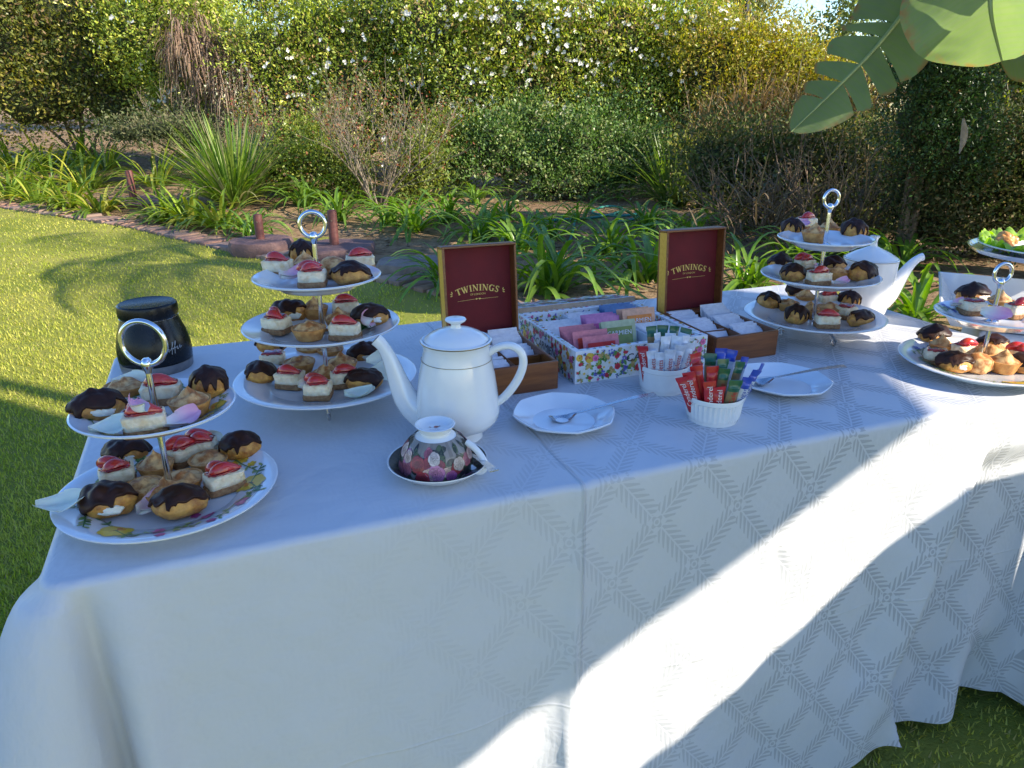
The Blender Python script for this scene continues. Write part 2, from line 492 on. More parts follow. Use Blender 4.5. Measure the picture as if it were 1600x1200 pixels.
def damask_mat():
    t = NT('white_damask'); uv = t.n('UVMap').outputs[0]
    wob = t.noise(uv, 3.0, 2, .5, 1)
    vm = t.n('VectorMath', operation='MULTIPLY_ADD'); t.l(wob, vm.inputs[0]); vm.inputs[1].default_value = (.012, .012, 0); t.l(uv, vm.inputs[2])
    s = t.n('SeparateXYZ'); t.l(vm.outputs[0], s.inputs[0])
    A, B = s.outputs[0], s.outputs[1]
    ax = t.math('DIVIDE', A, .134); by = t.math('DIVIDE', B, .165)
    p = t.math('ADD', ax, by); q = t.math('SUBTRACT', ax, by)
    SCL = .104
    def sprig(p, q):
        dp = t.math('SUBTRACT', p, t.math('ROUND', p))
        d = t.math('MULTIPLY', t.math('ABSOLUTE', dp), SCL)
        tt = t.math('MULTIPLY', q, SCL)
        side = t.math('MULTIPLY', t.math('SIGN', dp), .003)
        ph = t.math('FRACT', t.math('DIVIDE', t.math('ADD', t.math('SUBTRACT', tt, t.math('MULTIPLY', d, 1.15)), side), .0122))
        edge = t.math('ABSOLUTE', t.math('SUBTRACT', ph, .42))
        # leaf width narrows outwards
        lim = t.math('SUBTRACT', .40, t.math('MULTIPLY', d, 14.0))
        leaf = t.math('LESS_THAN', edge, lim)
        out = t.math('LESS_THAN', d, .0175)
        stem = t.math('GREATER_THAN', d, .0013)
        fq = t.math('ABSOLUTE', t.math('SUBTRACT', q, t.math('ROUND', q)))
        gap = t.math('GREATER_THAN', fq, .12)
        return t.math('MULTIPLY', t.math('MULTIPLY', leaf, out), t.math('MULTIPLY', stem, gap))
    L1 = sprig(p, q); L2 = sprig(q, p)
    fp = t.math('MULTIPLY', t.math('SUBTRACT', p, t.math('ROUND', p)), SCL); fq = t.math('MULTIPLY', t.math('SUBTRACT', q, t.math('ROUND', q)), SCL)
    r = t.math('SQRT', t.math('ADD', t.math('MULTIPLY', fp, fp), t.math('MULTIPLY', fq, fq)))
    an = t.math('ARCTAN2', fp, fq)
    rr = t.math('ADD', .0088, t.math('MULTIPLY', t.math('COSINE', t.math('MULTIPLY', an, 4)), .0022))
    ring = t.math('MULTIPLY', t.math('LESS_THAN', r, rr), t.math('GREATER_THAN', t.math('ABSOLUTE', t.math('SUBTRACT', r, .0045)), .0013))
    pat = t.math('MAXIMUM', t.math('MAXIMUM', L1, L2), ring)
    ct = t.coord('UV', False)
    weave = t.noise(ct, 900, 2)
    pale = t.noise(ct, 1.6, 3)
    c1 = t.ramp(pale, (.3, (.56, .57, .595)), (.7, (.525, .535, .56)))
    sheen_fade = t.n('MapRange'); sheen_fade.interpolation_type = 'SMOOTHSTEP'; t.l(A, sheen_fade.inputs[0]); sheen_fade.inputs[1].default_value = .25; sheen_fade.inputs[2].default_value = 1.1; sheen_fade.inputs[3].default_value = .03; sheen_fade.inputs[4].default_value = 1.0  # sheen lost to the light angle at left, put into the pattern strength
    pat = t.math('MULTIPLY', pat, sheen_fade.outputs[0])
    c = t.mix(t.math('MULTIPLY', pat, .95), c1, (.375, .385, .405))
    t.set(Base_Color=c)
    ro = t.math('MULTIPLY_ADD', pat, .22, .48)
    t.l(ro, t.b.inputs['Roughness']); t.b.inputs['Specular IOR Level'].default_value = .35
    t.b.inputs['Sheen Weight'].default_value = .12; t.b.inputs['Sheen Roughness'].default_value = .4
    wr = t.noise(ct, 4.5, 5, .6); fine = t.noise(ct, 19, 4)
    h = t.math('ADD', t.math('MULTIPLY', wr, .95), t.math('MULTIPLY', fine, .10))
    h = t.math('ADD', h, t.math('MULTIPLY', pat, .018))
    h = t.math('ADD', h, t.math('MULTIPLY', weave, .006))
    # pressed fold lines from storage
    su = t.n('SeparateXYZ'); t.l(ct, su.inputs[0])
    for (o, k, wd, am) in ((0, .615, .0035, .35), (1, -.345, .003, .05), (0, 1.02, .003, .03)):
        dl = t.math('ABSOLUTE', t.math('SUBTRACT', su.outputs[o], k))
        rg = t.math('MAXIMUM', t.math('SUBTRACT', 1.0, t.math('DIVIDE', dl, wd)), 0.0)
        h = t.math('ADD', h, t.math('MULTIPLY', rg, am))
    t.bump(h, .55, .02)
    return t.m
M['damask'] = damask_mat()

def G(x, w): return np.exp(-(x / w) ** 2)
def skirted_cloth(name, O, ang, Wd, Dp, fold, drop=.715, du=.008, nt=70, rc=.028, top=TZ, label='', group=None):
    U = np.array([math.cos(ang), math.sin(ang)]); Vv = np.array([-math.sin(ang), math.cos(ang)])
    per = []                                     # (u, v, nu, nv, q, a0, b0, side)
    def side(n, f):
        for i in range(n): per.append(f(i / n))
    nF = int(Wd / du); nS = int(Dp / (du * 2)); nA = 18
    W_, D_ = Wd, Dp
    side(nF, lambda s: (rc + (W_ - 2*rc) * s, 0, 0, -1, 0, rc + (W_ - 2*rc) * s))
    side(nA, lambda s: (W_ - rc + rc * math.sin(s*PI/2), rc - rc * math.cos(s*PI/2), math.sin(s*PI/2), -math.cos(s*PI/2), 1, s))
    side(nS, lambda s: (W_, rc + (D_ - 2*rc) * s, 1, 0, 2, rc + (D_ - 2*rc) * s))
    side(nA, lambda s: (W_ - rc + rc * math.cos(s*PI/2), D_ - rc + rc * math.sin(s*PI/2), math.cos(s*PI/2), math.sin(s*PI/2), 3, s))
    side(nF // 2, lambda s: (W_ - rc - (W_ - 2*rc) * s, D_, 0, 1, 4, W_ - rc - (W_ - 2*rc) * s))
    side(nA, lambda s: (rc - rc * math.sin(s*PI/2), D_ - rc + rc * math.cos(s*PI/2), -math.sin(s*PI/2), math.cos(s*PI/2), 5, s))
    side(nS, lambda s: (0, D_ - rc - (D_ - 2*rc) * s, -1, 0, 6, D_ - rc - (D_ - 2*rc) * s))
    side(nA, lambda s: (rc - rc * math.cos(s*PI/2), rc - rc * math.sin(s*PI/2), -math.cos(s*PI/2), -math.sin(s*PI/2), 7, s))
    P = np.array(per); n = len(P)
    rd = .010
    q = np.concatenate([np.linspace(0, rd * PI / 2, 6), np.linspace(rd * PI / 2, drop, nt)[1:]])
    m = len(q)
    co = np.zeros((m, n, 3)); uvs = np.zeros((m, n, 2))
    for k in range(m):
        tau = q[k]
        if tau <= rd * PI / 2 + 1e-9:
            th = tau / rd; off0 = rd * math.sin(th); dz = rd * (1 - math.cos(th)); tn = 0.0
        else:
            off0 = rd; dz = rd + tau - rd * PI / 2; tn = (tau - rd * PI / 2) / (drop - rd * PI / 2)
        off, lift = fold(P, tn, Wd, Dp)
        uu = P[:, 0] + P[:, 2] * (off0 - rd + off) ; vv = P[:, 1] + P[:, 3] * (off0 - rd + off)
        co[k, :, 0] = O[0] + U[0] * uu + Vv[0] * vv
        co[k, :, 1] = O[1] + U[1] * uu + Vv[1] * vv
        co[k, :, 2] = top - dz + lift
        uvs[k, :, 0] = P[:, 0] + P[:, 2] * tau; uvs[k, :, 1] = P[:, 1] + P[:, 3] * tau
    V = co.reshape(-1, 3)
    faces = []
    for k in range(m - 1):
        for i in range(n):
            j = (i + 1) % n
            faces.append((k*n+j, k*n+i, (k+1)*n+i, (k+1)*n+j))
    faces.append(tuple(range(n)))
    me = bpy.data.meshes.new(name); me.from_pydata(V.tolist(), [], faces)
    ul = me.uv_layers.new(name='UVMap')
    li = np.zeros(len(me.loops), dtype=np.int32); me.loops.foreach_get('vertex_index', li)
    ul.data.foreach_set('uv', uvs.reshape(-1, 2)[li].astype(np.float32).ravel())
    me.polygons.foreach_set('use_smooth', [True] * len(me.polygons)); me.materials.append(M['damask'])
    o = put(name, me)
    return tag(o, label, 'tablecloth', group)

def smooth01(x): x = np.clip(x, 0, 1); return x * x * (3 - 2 * x)
def fold_main(P, tn, Wd, Dp):
    n = len(P); s = P[:, 4]; x = P[:, 5]
    off = np.full(n, .016 * tn); lift = np.zeros(n)
    # signed run from the near left corner: front positive, left side negative
    rc = .028; arc = rc * PI / 2
    q = np.full(n, 9.0)
    q = np.where(s == 0, x - rc, q); q = np.where(s == 7, -arc * (1 - x), q); q = np.where(s == 6, -arc - (x - rc), q)
    off += tn ** .7 * (.045 * G(q - .050, .022) - .11 * G(q - .012, .013) - .01 * G(q + .25, .05) + .05 * G(q + .40, .07))
    off += tn ** .5 * (.160 * G(q + .038, .034) + .02 * G(q + .16, .06)) if tn > 0 else 0
    f = s == 0
    u = np.where(f, x, 0)
    edge = smooth01(u / .15) * f
    off += edge * tn ** 1.2 * (.008 * np.sin(2 * PI * (u * 1.9 + .55)) + .006 * np.sin(2 * PI * (u * 4.7 + .2 + .12 * tn)) + .0035 * np.sin(2 * PI * u * 9.1))
    # standing pleat
    u0 = .615 - .035 * tn
    off += f * (.008 + .036 * tn) * np.exp(-np.abs(u - u0) / (.014 + .016 * tn) * np.where(u > u0, 1.0, 1.4))
    # diagonal drape edge near the right end
    ul = np.interp(tn, [0, .2, .72, 1], [1.42, 1.33, 1.235, 1.30])
    g = smooth01((tn - .10) / .12)
    d = u - ul
    off += f * g * (.020 * G(np.minimum(d, 0), .07) * (d <= 0) + np.where(d > 0, +.020 - .085 * smooth01(d / .016) * np.exp(-np.maximum(d, 0) / .5), 0))
    # hem folds on the right half
    hem = smooth01((tn - .6) / .4)
    off += f * hem * smooth01((u - .85) / .4) * (.017 * np.sin(2 * PI * (u * 3.6 + .15)) + .009 * np.sin(2 * PI * (u * 7.3 + .6)))
    lift += f * hem * smooth01((u - .95) / .35) * (.012 + .012 * np.sin(2 * PI * (u * 4.1)))
    # small pucker
    off -= f * .007 * G(u - .955, .012) * G(tn - .27, .05)
    off += f * .004 * G(u - .935, .012) * G(tn - .27, .07)
    # slack wrinkles
    off += f * tn * .004 * np.sin(2 * PI * (u * 2.3 - tn * 1.8)) * smooth01((tn - .3) / .4)
    # other sides
    o = (s == 2) | (s == 4) | (s == 6)
    off += o * tn * (.014 * np.sin(2 * PI * x * 3.1) + .008 * np.sin(2 * PI * x * 6.3 + 1)) * smooth01((np.minimum(x, np.where(s == 4, Wd, Dp) - x)) / .12)
    c = (s == 1) | (s == 3) | (s == 5)
    off += c * tn * np.where(s == 1, .24, .12) * np.abs(np.sin(PI * x)) ** .7
    off += (s == 2) * tn * .16 * np.clip(1 - x / .35, 0, 1)
    return off, lift
skirted_cloth('tablecloth', (T0.x, T0.y), TA, TW, TD, fold_main, label='white damask tablecloth with leafy diamond weave draped over the long front table')
def fold_plain(P, tn, Wd, Dp):
    s = P[:, 4]; x = P[:, 5]; c = (s % 2 == 1)
    off = .014 * tn + np.where(c, .05 * tn * np.sin(PI * x), tn * (.012 * np.sin(2 * PI * x * 3.3) + .007 * np.sin(2 * PI * x * 7.1 + 1)))
    return off, np.zeros(len(P))
A2 = math.radians(-28)
Q0 = Vector((.985, 1.49)); e2 = Vector((math.cos(A2), math.sin(A2))); e1 = Vector((-math.sin(A2), math.cos(A2)))
skirted_cloth('tablecloth', (Q0.x, Q0.y), A2, .95, .42, fold_plain, du=.014, nt=40, label='white damask tablecloth of the second table, under the square dish')
def tq(a, b, z=TZ): return Vector((Q0.x + e2.x * a + e1.x * b, Q0.y + e2.y * a + e1.y * b, z))

# ================================================================== unseen sail and wall added beyond the right edge to shade the table
def on_front(px, py):
    r = ray(px, py); n = TU.cross(Vector((0, 0, 1))); o = Vector((0, 0, CAM_H))
    return o + r * ((T0 + Vector((0, 0, TZ)) - o).dot(n) / r.dot(n))
pa = at(1447, 652, TZ); pb = on_front(885, 1060)
nrm = (pb - pa).cross(SUN).normalized()
def eave_pt(dist_h, lateral):                # point of the shade plane, given run towards the sun and sideways offset
    lat = Vector((SUN_H.y, -SUN_H.x, 0))
    base = pa + SUN_H * dist_h + lat * lateral
    z = pa.z - (nrm.x * (base.x - pa.x) + nrm.y * (base.y - pa.y)) / nrm.z
    return Vector((base.x, base.y, z))
lat = Vector((SUN_H.y, -SUN_H.x, 0))
M['sail'] = pmat('shade_cloth', (.42, .38, .30), (.36, .32, .25), 12, .9, .3, 200, .002)
M['polewood'] = pmat('gum_pole', (.20, .12, .06), (.13, .075, .04), 30, .8, .4, 80, .005)
sail = empty('added_shade_sail', (5, -1, 0), 0, 'unseen sloping shade sail on poles, added to shade the table', 'shade sail')
def rel(p, o): return tuple(Vector(p) - o.location)
LAT0, LAT1 = -1.6, 3.4
a0, a1 = eave_pt(2.9, LAT0), eave_pt(2.9, LAT1)
rise = SUN_H * 1.3 + Vector((0, 0, 2.6))
mb = MB()
def on_sail(p):
    m_ = Matrix((a1 - a0, rise, -SUN)).transposed(); return m_.inverted() @ (Vector(p) - a0)
l1, l2 = on_sail(at(0, 622, 0)), on_sail(at(105, 652, 0))
kk = (l2.x - l1.x) / (l2.y - l1.y)
sp_ = lambda x, y: a0 + (a1 - a0) * x + rise * y
vs = [eave_pt(2.9, -.72), a1, sp_(1, 1.15), sp_(l1.x + kk * (1.15 - l1.y), 1.15), sp_(l2.x + kk * (.3 - l2.y), .3)]; t_ = SUN_H * .02
mb.add([rel(x, sail) for x in vs] + [rel(x + t_, sail) for x in vs], [(0,1,2,3,4),(9,8,7,6,5)] + [(i, i + 5, (i + 1) % 5 + 5, (i + 1) % 5) for i in range(5)])
mb.build('cloth', M['sail'], sail, smooth=False)
for p in (vs[3], vs[2]):
    mb = MB(); q_ = rel((p.x + SUN_H.x * .1, p.y + SUN_H.y * .1, 0), sail); mb.tube([q_, (q_[0], q_[1], p.z + .05)], .05, 10); mb.build('post', M['polewood'], sail)
# unseen low wall, added to shade the cloth below the sun band
pc = on_front(1480, 770); pd = on_front(1150, 1060)
pe = on_front(1605, 738)
def wall_top(X):                             # the wall stands 1.55 m from the cloth, towards the sun
    k = ((pc + SUN_H * 1.55) - X).dot(SUN_H) / math.cos(SUN_EL); return X + SUN * k
wd, wc, we = wall_top(pd), wall_top(pc), wall_top(pe)
wd = wd + (wd - wc) * 2.2; we = we + (we - wc) * .55
gw = MB(); t_ = SUN_H * .16
ring = [Vector((wd.x, wd.y, 0)), wd, wc, we, Vector((we.x, we.y, 0))]
gw.add([tuple(x) for x in ring] + [tuple(x + t_) for x in ring], [(0,1,2,3,4),(9,8,7,6,5),(0,5,6,1),(1,6,7,2),(2,7,8,3),(3,8,9,4)])
tag(gw.build('added_shade_wall', pmat('plastered_wall', (.5, .46, .4), (.42, .38, .33), 20, .9, .4, 90, .006), smooth=False), 'unseen low plastered wall added to shade the table end', 'wall')
# ================================================================== PRINTS AND LETTERING
def poly_flower(cx, cy, r, npet, rot=0, e=.55):
    out = []
    for k in range(npet):
        a = rot + 2 * PI * k / npet; pts = []
        for i in range(9):
            w = PI * 2 * i / 9
            lx = r * .5 + r * .5 * math.cos(w); ly = r * e * .75 * math.sin(w) * (1.0 if lx > r * .4 else .8)
            pts.append((cx + lx * math.cos(a) - ly * math.sin(a), cy + lx * math.sin(a) + ly * math.cos(a)))
        out.append(pts)
    return out
def poly_disc(cx, cy, r, n=9, sy=1.0, rot=0):
    return [(cx + r * math.cos(rot) * math.cos(2*PI*i/n) - sy * r * math.sin(rot) * math.sin(2*PI*i/n),
             cy + r * math.sin(rot) * math.cos(2*PI*i/n) + sy * r * math.cos(rot) * math.sin(2*PI*i/n)) for i in range(n)]
def poly_leaf(cx, cy, L, a, w=.3):
    pts = []
    for i in range(6):
        t = i / 5; pts.append((t * L, w * L * math.sin(PI * t) ** .8 * .5))
    for i in range(4, 0, -1):
        t = i / 5; pts.append((t * L, -w * L * math.sin(PI * t) ** .8 * .5))
    return [(cx + x * math.cos(a) - y * math.sin(a), cy + x * math.sin(a) + y * math.cos(a)) for x, y in pts]
def shade(c, k): return tuple(min(1, max(0, x * k)) for x in c)
def rose(cx, cy, r, base, rnd):
    out = []
    for ring, (n, rr) in enumerate(((5, 1.0), (5, .70), (4, .44))):
        ph = rnd.random() * 6
        for k in range(n):
            a = 2 * PI * k / n + ph; k1 = (.8 + .5 * rnd.random()) * (1.35 - .22 * ring)
            px, py = cx + math.cos(a) * r * rr * .5, cy + math.sin(a) * r * rr * .5
            out.append((poly_disc(px, py, r * rr * .52, 9, .8, a + PI / 2), shade(base, k1 * .62)))
            out.append((poly_disc(px + math.cos(a) * r * rr * .06, py + math.sin(a) * r * rr * .06, r * rr * .44, 9, .7, a + PI / 2), shade(base, k1)))
    for k in range(3):
        out.append((poly_disc(cx, cy, r * (.24 - .07 * k), 8, .8, k), shade(base, (.5, 1.3, .4)[k])))
    return out
PAL = dict(green=(.10, .22, .04), lime=(.33, .42, .07), purple=(.16, .08, .36), pink=(.60, .12, .26), red=(.50, .03, .05), yellow=(.74, .48, .05), orange=(.65, .22, .05), blue=(.10, .14, .48), tan=(.50, .34, .12), white=(.78, .78, .70))
def garden_print(w, h, seed, dens=1.0, keep=None):
    rnd = random.Random(seed); S = []
    n = int(w * h * 9000 * dens)
    cells = []
    for k in range(n * 12):
        x, y = rnd.uniform(.004, w - .004), rnd.uniform(.004, h - .004)
        if keep and not keep(x, y): continue
        if all((x - a) ** 2 + (y - b) ** 2 > .0105 ** 2 for a, b in cells): cells.append((x, y))
        if len(cells) >= n: break
    for (x, y) in cells:
        t = rnd.random(); r = rnd.uniform(.0085, .0135); r = min(r, x, y, w - x, h - y) * .98
        if r < .0025: continue
        for k in range(rnd.randint(4, 6)):
            a = rnd.uniform(0, 2 * PI); L = r * rnd.uniform(.8, 1.0)
            S.append((poly_leaf(x, y, L, a, .45), shade(PAL[rnd.choice(['green', 'lime', 'green'])], rnd.uniform(.7, 1.3))))
        if t < .24: S += rose(x, y, r * .66, PAL[rnd.choice(['pink', 'pink', 'red'])], rnd)
        elif t < .46:
            for k in range(9): S.append((poly_disc(x + rnd.gauss(0, r * .24), y + rnd.gauss(0, r * .33), r * .17, 6), shade(PAL[rnd.choice(['purple', 'blue'])], rnd.uniform(.6, 1.4))))
        elif t < .66:
            for k in range(2): S.append((poly_disc(x + rnd.uniform(-.3, .3) * r, y + rnd.uniform(-.3, .3) * r, r * .42, 9, .85), shade(PAL['red'], rnd.uniform(.8, 1.3))))
        elif t < .78:
            for pl in poly_flower(x, y, r * .95, 6, rnd.random()): S.append((pl, shade(PAL['white'], rnd.uniform(.85, 1))))
            S.append((poly_disc(x, y, r * .22, 7), PAL['yellow']))
        elif t < .9:
            for pl in poly_flower(x, y, r * .9, 5, rnd.random(), .8): S.append((pl, shade(PAL[rnd.choice(['yellow', 'orange'])], rnd.uniform(.8, 1.1))))
            S.append((poly_disc(x, y, r * .2, 7), shade(PAL['orange'], .6)))
        else:
            for k in range(4): S.append((poly_disc(x + rnd.uniform(-.4, .4) * r, y + rnd.uniform(-.5, .5) * r, r * .3, 7), shade(PAL['tan'], rnd.uniform(.8, 1.2))))
    return S
def print_mesh(shapes, fn, lift=.00035, step=.0000012):
    mb = MB()
    for k, (pts, c) in enumerate(shapes):
        mb.add([fn(x, y, lift + step * k) for x, y in pts], [tuple(range(len(pts)))], None, c)
    return mb

_txt = {}
def text_mesh(body, size, mat, shear=0.0):
    key = (body, size, mat.name, shear)
    if key in _txt: return _txt[key]
    cu = bpy.data.curves.new('lettering', 'FONT'); cu.body = body; cu.size = size; cu.align_x = 'CENTER'; cu.align_y = 'CENTER'; cu.shear = shear; cu.resolution_u = 3
    tmp = bpy.data.objects.new('tmp_lettering', cu); COL.objects.link(tmp)
    bpy.context.view_layer.update()
    me = bpy.data.meshes.new_from_object(tmp.evaluated_get(bpy.context.evaluated_depsgraph_get()))
    bpy.data.objects.remove(tmp); me.name = 'lettering'; me.materials.clear(); me.materials.append(mat)
    _txt[key] = me
    return me
def frame_rot(xa, ya):                     # rotation whose local x runs along xa and y along ya
    x = Vector(xa).normalized(); y = Vector(ya).normalized(); z = x.cross(y)
    return Matrix((x, y, z)).transposed().to_euler()

# serif capitals, drawn as strokes (x0,y0,x1,y1,width) in a unit-high box
SERIF = {
 'T': (.78, [(.39,0,.39,1,.20),(.0,.95,.78,.95,.09),(.03,.78,.03,1,.06),(.75,.78,.75,1,.06),(.22,.03,.56,.03,.06)]),
 'W': (1.12, [(.10,1,.34,0,.19),(.34,0,.55,.92,.08),(.52,1,.76,0,.19),(.76,0,1.0,1,.08),(-.04,.97,.26,.97,.06),(.40,.97,.66,.97,.06),(.88,.97,1.14,.97,.06)]),
 'I': (.40, [(.20,0,.20,1,.21),(.02,.03,.38,.03,.06),(.02,.97,.38,.97,.06)]),
 'N': (.92, [(.14,0,.14,1,.08),(.14,1,.76,0,.20),(.76,0,.76,1,.08),(.0,.03,.28,.03,.06),(-.02,.97,.22,.97,.06),(.62,.97,.92,.97,.06)]),
 'G': (.88, [(.78,.80,.62,.94,.09),(.62,.94,.42,.97,.10),(.42,.97,.20,.86,.15),(.20,.86,.10,.5,.21),(.10,.5,.20,.14,.21),(.20,.14,.42,.03,.15),(.42,.03,.64,.06,.10),(.70,.02,.70,.42,.19),(.54,.42,.86,.42,.06),(.80,.74,.80,.98,.05)]),
 'S': (.66, [(.56,.80,.46,.94,.10),(.46,.94,.26,.96,.11),(.26,.96,.12,.80,.16),(.12,.80,.18,.62,.18),(.18,.62,.46,.40,.20),(.46,.40,.54,.22,.18),(.54,.22,.42,.05,.14),(.42,.05,.20,.04,.10),(.20,.04,.08,.18,.09),(.58,.72,.58,.97,.05),(.06,.04,.06,.28,.05)]),
}
def serif_word(word, h, arch=0.0, gap=.12):
    mb = MB(); x = 0; tot = sum(SERIF[c][0] + gap for c in word) - gap
    def bend(px, py):
        X = (px - tot / 2) * h; Y = py * h
        if not arch: return (X, Y, 0)
        R = arch; a = X / R
        return ((R + Y) * math.sin(a), (R + Y) * math.cos(a) - R, 0)
    k = 0
    for c in word:
        w, st = SERIF[c]
        for (x0, y0, x1, y1, t) in st:
            dx, dy = x1 - x0, y1 - y0; l = math.hypot(dx, dy); nx, ny = -dy / l * t / 2, dx / l * t / 2
            if abs(dx) > .25 and abs(dy) > .5: nx, ny = t / 2 * 1.05, 0      # diagonals cut level
            q = [(x0 - nx, y0 - ny), (x1 - nx, y1 - ny), (x1 + nx, y1 + ny), (x0 + nx, y0 + ny)]
            k += 1
            mb.add([(*bend(x + a, b)[:2], k * .000004) for a, b in q], [(0, 1, 2, 3)])
        x += w + gap
    return mb

# ================================================================== TABLEWARE
def plate_prof(R, h=.016, well=.62, th=.0035):
    return [(0, -.0), (well * R * .98, 0), (well * R, .0008), (well * R + .006, h * .35), (R * .86, h * .72), (R - .002, h), (R, h - .0008), (R - .001, h - .003), (R * .86, h * .72 - th), (well * R + .004, h * .35 - th - .001), (well * R - .002, -th), (0, -th)]
def plate_z(R, r, h=.016, well=.62):
    return float(np.interp(r / R, [0, well, well + .006 / R, .86, 1], [0, .0008, h * .35, h * .72, h]))
def ring_handle(parent, z, R, rr=.0032, rz=0.0, twist=True):
    mb = MB(); M_ = Matrix.Translation((0, 0, z)) @ Matrix.Rotation(rz, 4, 'Z')
    mb.tube([(R * math.sin(2*PI*i/36), 0, R + R * -math.cos(2*PI*i/36)) for i in range(36)], rr, 10, M_, closed=True, up=(0, 1, 0))
    mb.build('ring_handle', M['chrome'], parent)
    mb = MB(); mb.lathe([(0, -.010), (.0035, -.010), (.0045, -.007), (.0062, -.002), (.0066, .002), (.005, .006), (.003, .0078), (0, .008)], 18, Matrix.Translation((0, 0, z)), cap0=False, cap1=False)
    mb.build('ball_knob', M['chrome'], parent)
def cake_stand(loc, rz, tiers, ring_z, ringR, label, feet=True, floral=None, glass_top=False):
    root = empty('cake_stand', loc, rz, label, 'cake stand', 'tiered cake stands on the tables')
    for k, (z, R) in enumerate(tiers):
        pm = MB(); pm.lathe(plate_prof(R), 72, cap0=False, cap1=False)
        pl = pm.build('plate', M['plate'], root, loc=(0, 0, z))
        mb = MB(); mb.lathe([(0, .001), (.011, .001), (.011, .0024), (.006, .005), (0, .005)], 16, cap0=False, cap1=False)
        mb.build('washer', M['chrome'], pl)
        if floral:
            S = floral_sprays(R, floral + k)
            def fn(x, y, l, R=R):
                r = math.hypot(x, y); return (x, y, plate_z(R, r) + l + .0004)
            print_mesh(S, fn).build('floral_print', M['print'], pl, smooth=False)
    mb = MB(); z0 = tiers[0][0]
    prof = [(.0034, z0 - .004)]
    for (a, _), (b, _) in zip(tiers, tiers[1:]):
        prof += [(.0034, a + .005), (.0042, a + .012), (.0034, (a + b) / 2), (.0042, b - .010), (.0034, b - .004)]
    zt = tiers[-1][0]
    prof += [(.0034, zt + .005), (.0044, zt + .014), (.0036, zt + .03), (.0036, ring_z - .014), (.003, ring_z - .008)]
    mb.lathe(prof, 16); mb.build('pole', M['chrome'], root)
    ring_handle(root, ring_z, ringR)
    if feet:
        for k in range(3):
            a = 2 * PI * k / 3 - PI / 2 + .12; c, s = math.cos(a), math.sin(a)
            mb = MB(); pts = [(0, 0, z0 - .004), (.03 * c, .03 * s, z0 - .009), (.056 * c, .056 * s, z0 - .016), (.068 * c, .068 * s, .012), (.066 * c, .066 * s, .003), (.058 * c, .058 * s, .0032), (.056 * c, .056 * s, .012)]
            mb.tube(pts, .003, 8); mb.build('foot', M['chrome'], root)
    else:
        mb = MB(); mb.lathe([(0, 0), (R0 := tiers[0][1] * .55, 0), (R0, .003), (R0 - .003, z0 - .003), (0, z0 - .003)], 48, cap0=False, cap1=False); mb.build('foot_ring', M['plate'], root)
    return root
def floral_sprays(R, seed):
    rnd = random.Random(seed); S = []
    spots = [(-1.75, .74, 'big'), (-1.2, .80, 'small'), (-2.5, .72, 'twig'), (-.3, .76, 'small'), (2.6, .72, 'twig'), (2.1, .74, 'blue'), (.9, .74, 'small'), (1.5, .78, 'twig'), (-3.0, .78, 'leafy'), (.25, .74, 'big'), (-.75, .72, 'purple')]
    for (a, rr, k) in spots:
        x, y = R * rr * math.cos(a), R * rr * math.sin(a)
        if k == 'big':
            for pl in poly_flower(x, y, R * .15, 7, rnd.random(), .62): S.append((pl, shade(PAL['yellow'], rnd.uniform(.8, 1.1))))
            for pl in poly_flower(x, y, R * .08, 6, rnd.random(), .5): S.append((pl, shade(PAL['orange'], rnd.uniform(.8, 1.1))))
            S.append((poly_disc(x, y, R * .025), (.2, .06, .02)))
        elif k in ('small', 'purple', 'blue'):
            c = {'small': rnd.choice([PAL['yellow'], PAL['pink']]), 'purple': (.38, .06, .2), 'blue': PAL['blue']}[k]
            for j in range(4):
                xx, yy = x + rnd.gauss(0, R * .06), y + rnd.gauss(0, R * .06)
                if math.hypot(xx, yy) > R * .9: continue
                for pl in poly_flower(xx, yy, R * .05, 5, rnd.random()): S.append((pl, shade(c, rnd.uniform(.7, 1.2))))
        t0 = a + PI / 2 + rnd.uniform(-.3, .3)
        for j in range(3 if k != 'big' else 2):
            aa = t0 + rnd.uniform(-.5, .5) + (PI if j % 2 else 0); L = R * rnd.uniform(.22, .34)
            ex, ey = x + L * math.cos(aa), y + L * math.sin(aa)
            if math.hypot(ex, ey) > R * .93: continue
            nx, ny = -math.sin(aa) * R * .006, math.cos(aa) * R * .006
            S.append(([(x - nx, y - ny), (ex - nx, ey - ny), (ex + nx, ey + ny), (x + nx, y + ny)], (.10, .2, .06)))
            for i in range(4):
                f = .35 + .2 * i; S.append((poly_leaf(x + (ex - x) * f, y + (ey - y) * f, R * .075, aa + (.8 if i % 2 else -.8), .4), shade(rnd.choice([(.12, .25, .06), (.30, .36, .12), (.05, .16, .06)]), rnd.uniform(.8, 1.2))))
    return S

cake_stand((-.295, 1.105, TZ), 0.1, [(.037, .1417), (.123, .1195), (.198, .0956)], .270, .0185, 'white three-tier cake stand with chrome ring beside the white teapot spout')
cake_stand((-.414, .791, TZ), -0.05, [(.010, .1255), (.115, .089)], .180, .0255, 'floral two-tier cake stand with chrome ring at the near table corner', feet=False, floral=21)
cake_stand((.62, 1.468, TZ), 0.25, [(.037, .138), (.118, .1146), (.192, .0912)], .265, .0165, 'white three-tier cake stand in front of the second teapot')
cake_stand((.847, 1.259, TZ), 0.15, [(.010, .137), (.095, .093)], .165, .0165, 'floral two-tier cake stand in sunlight beside the square white dish', feet=False, floral=51)

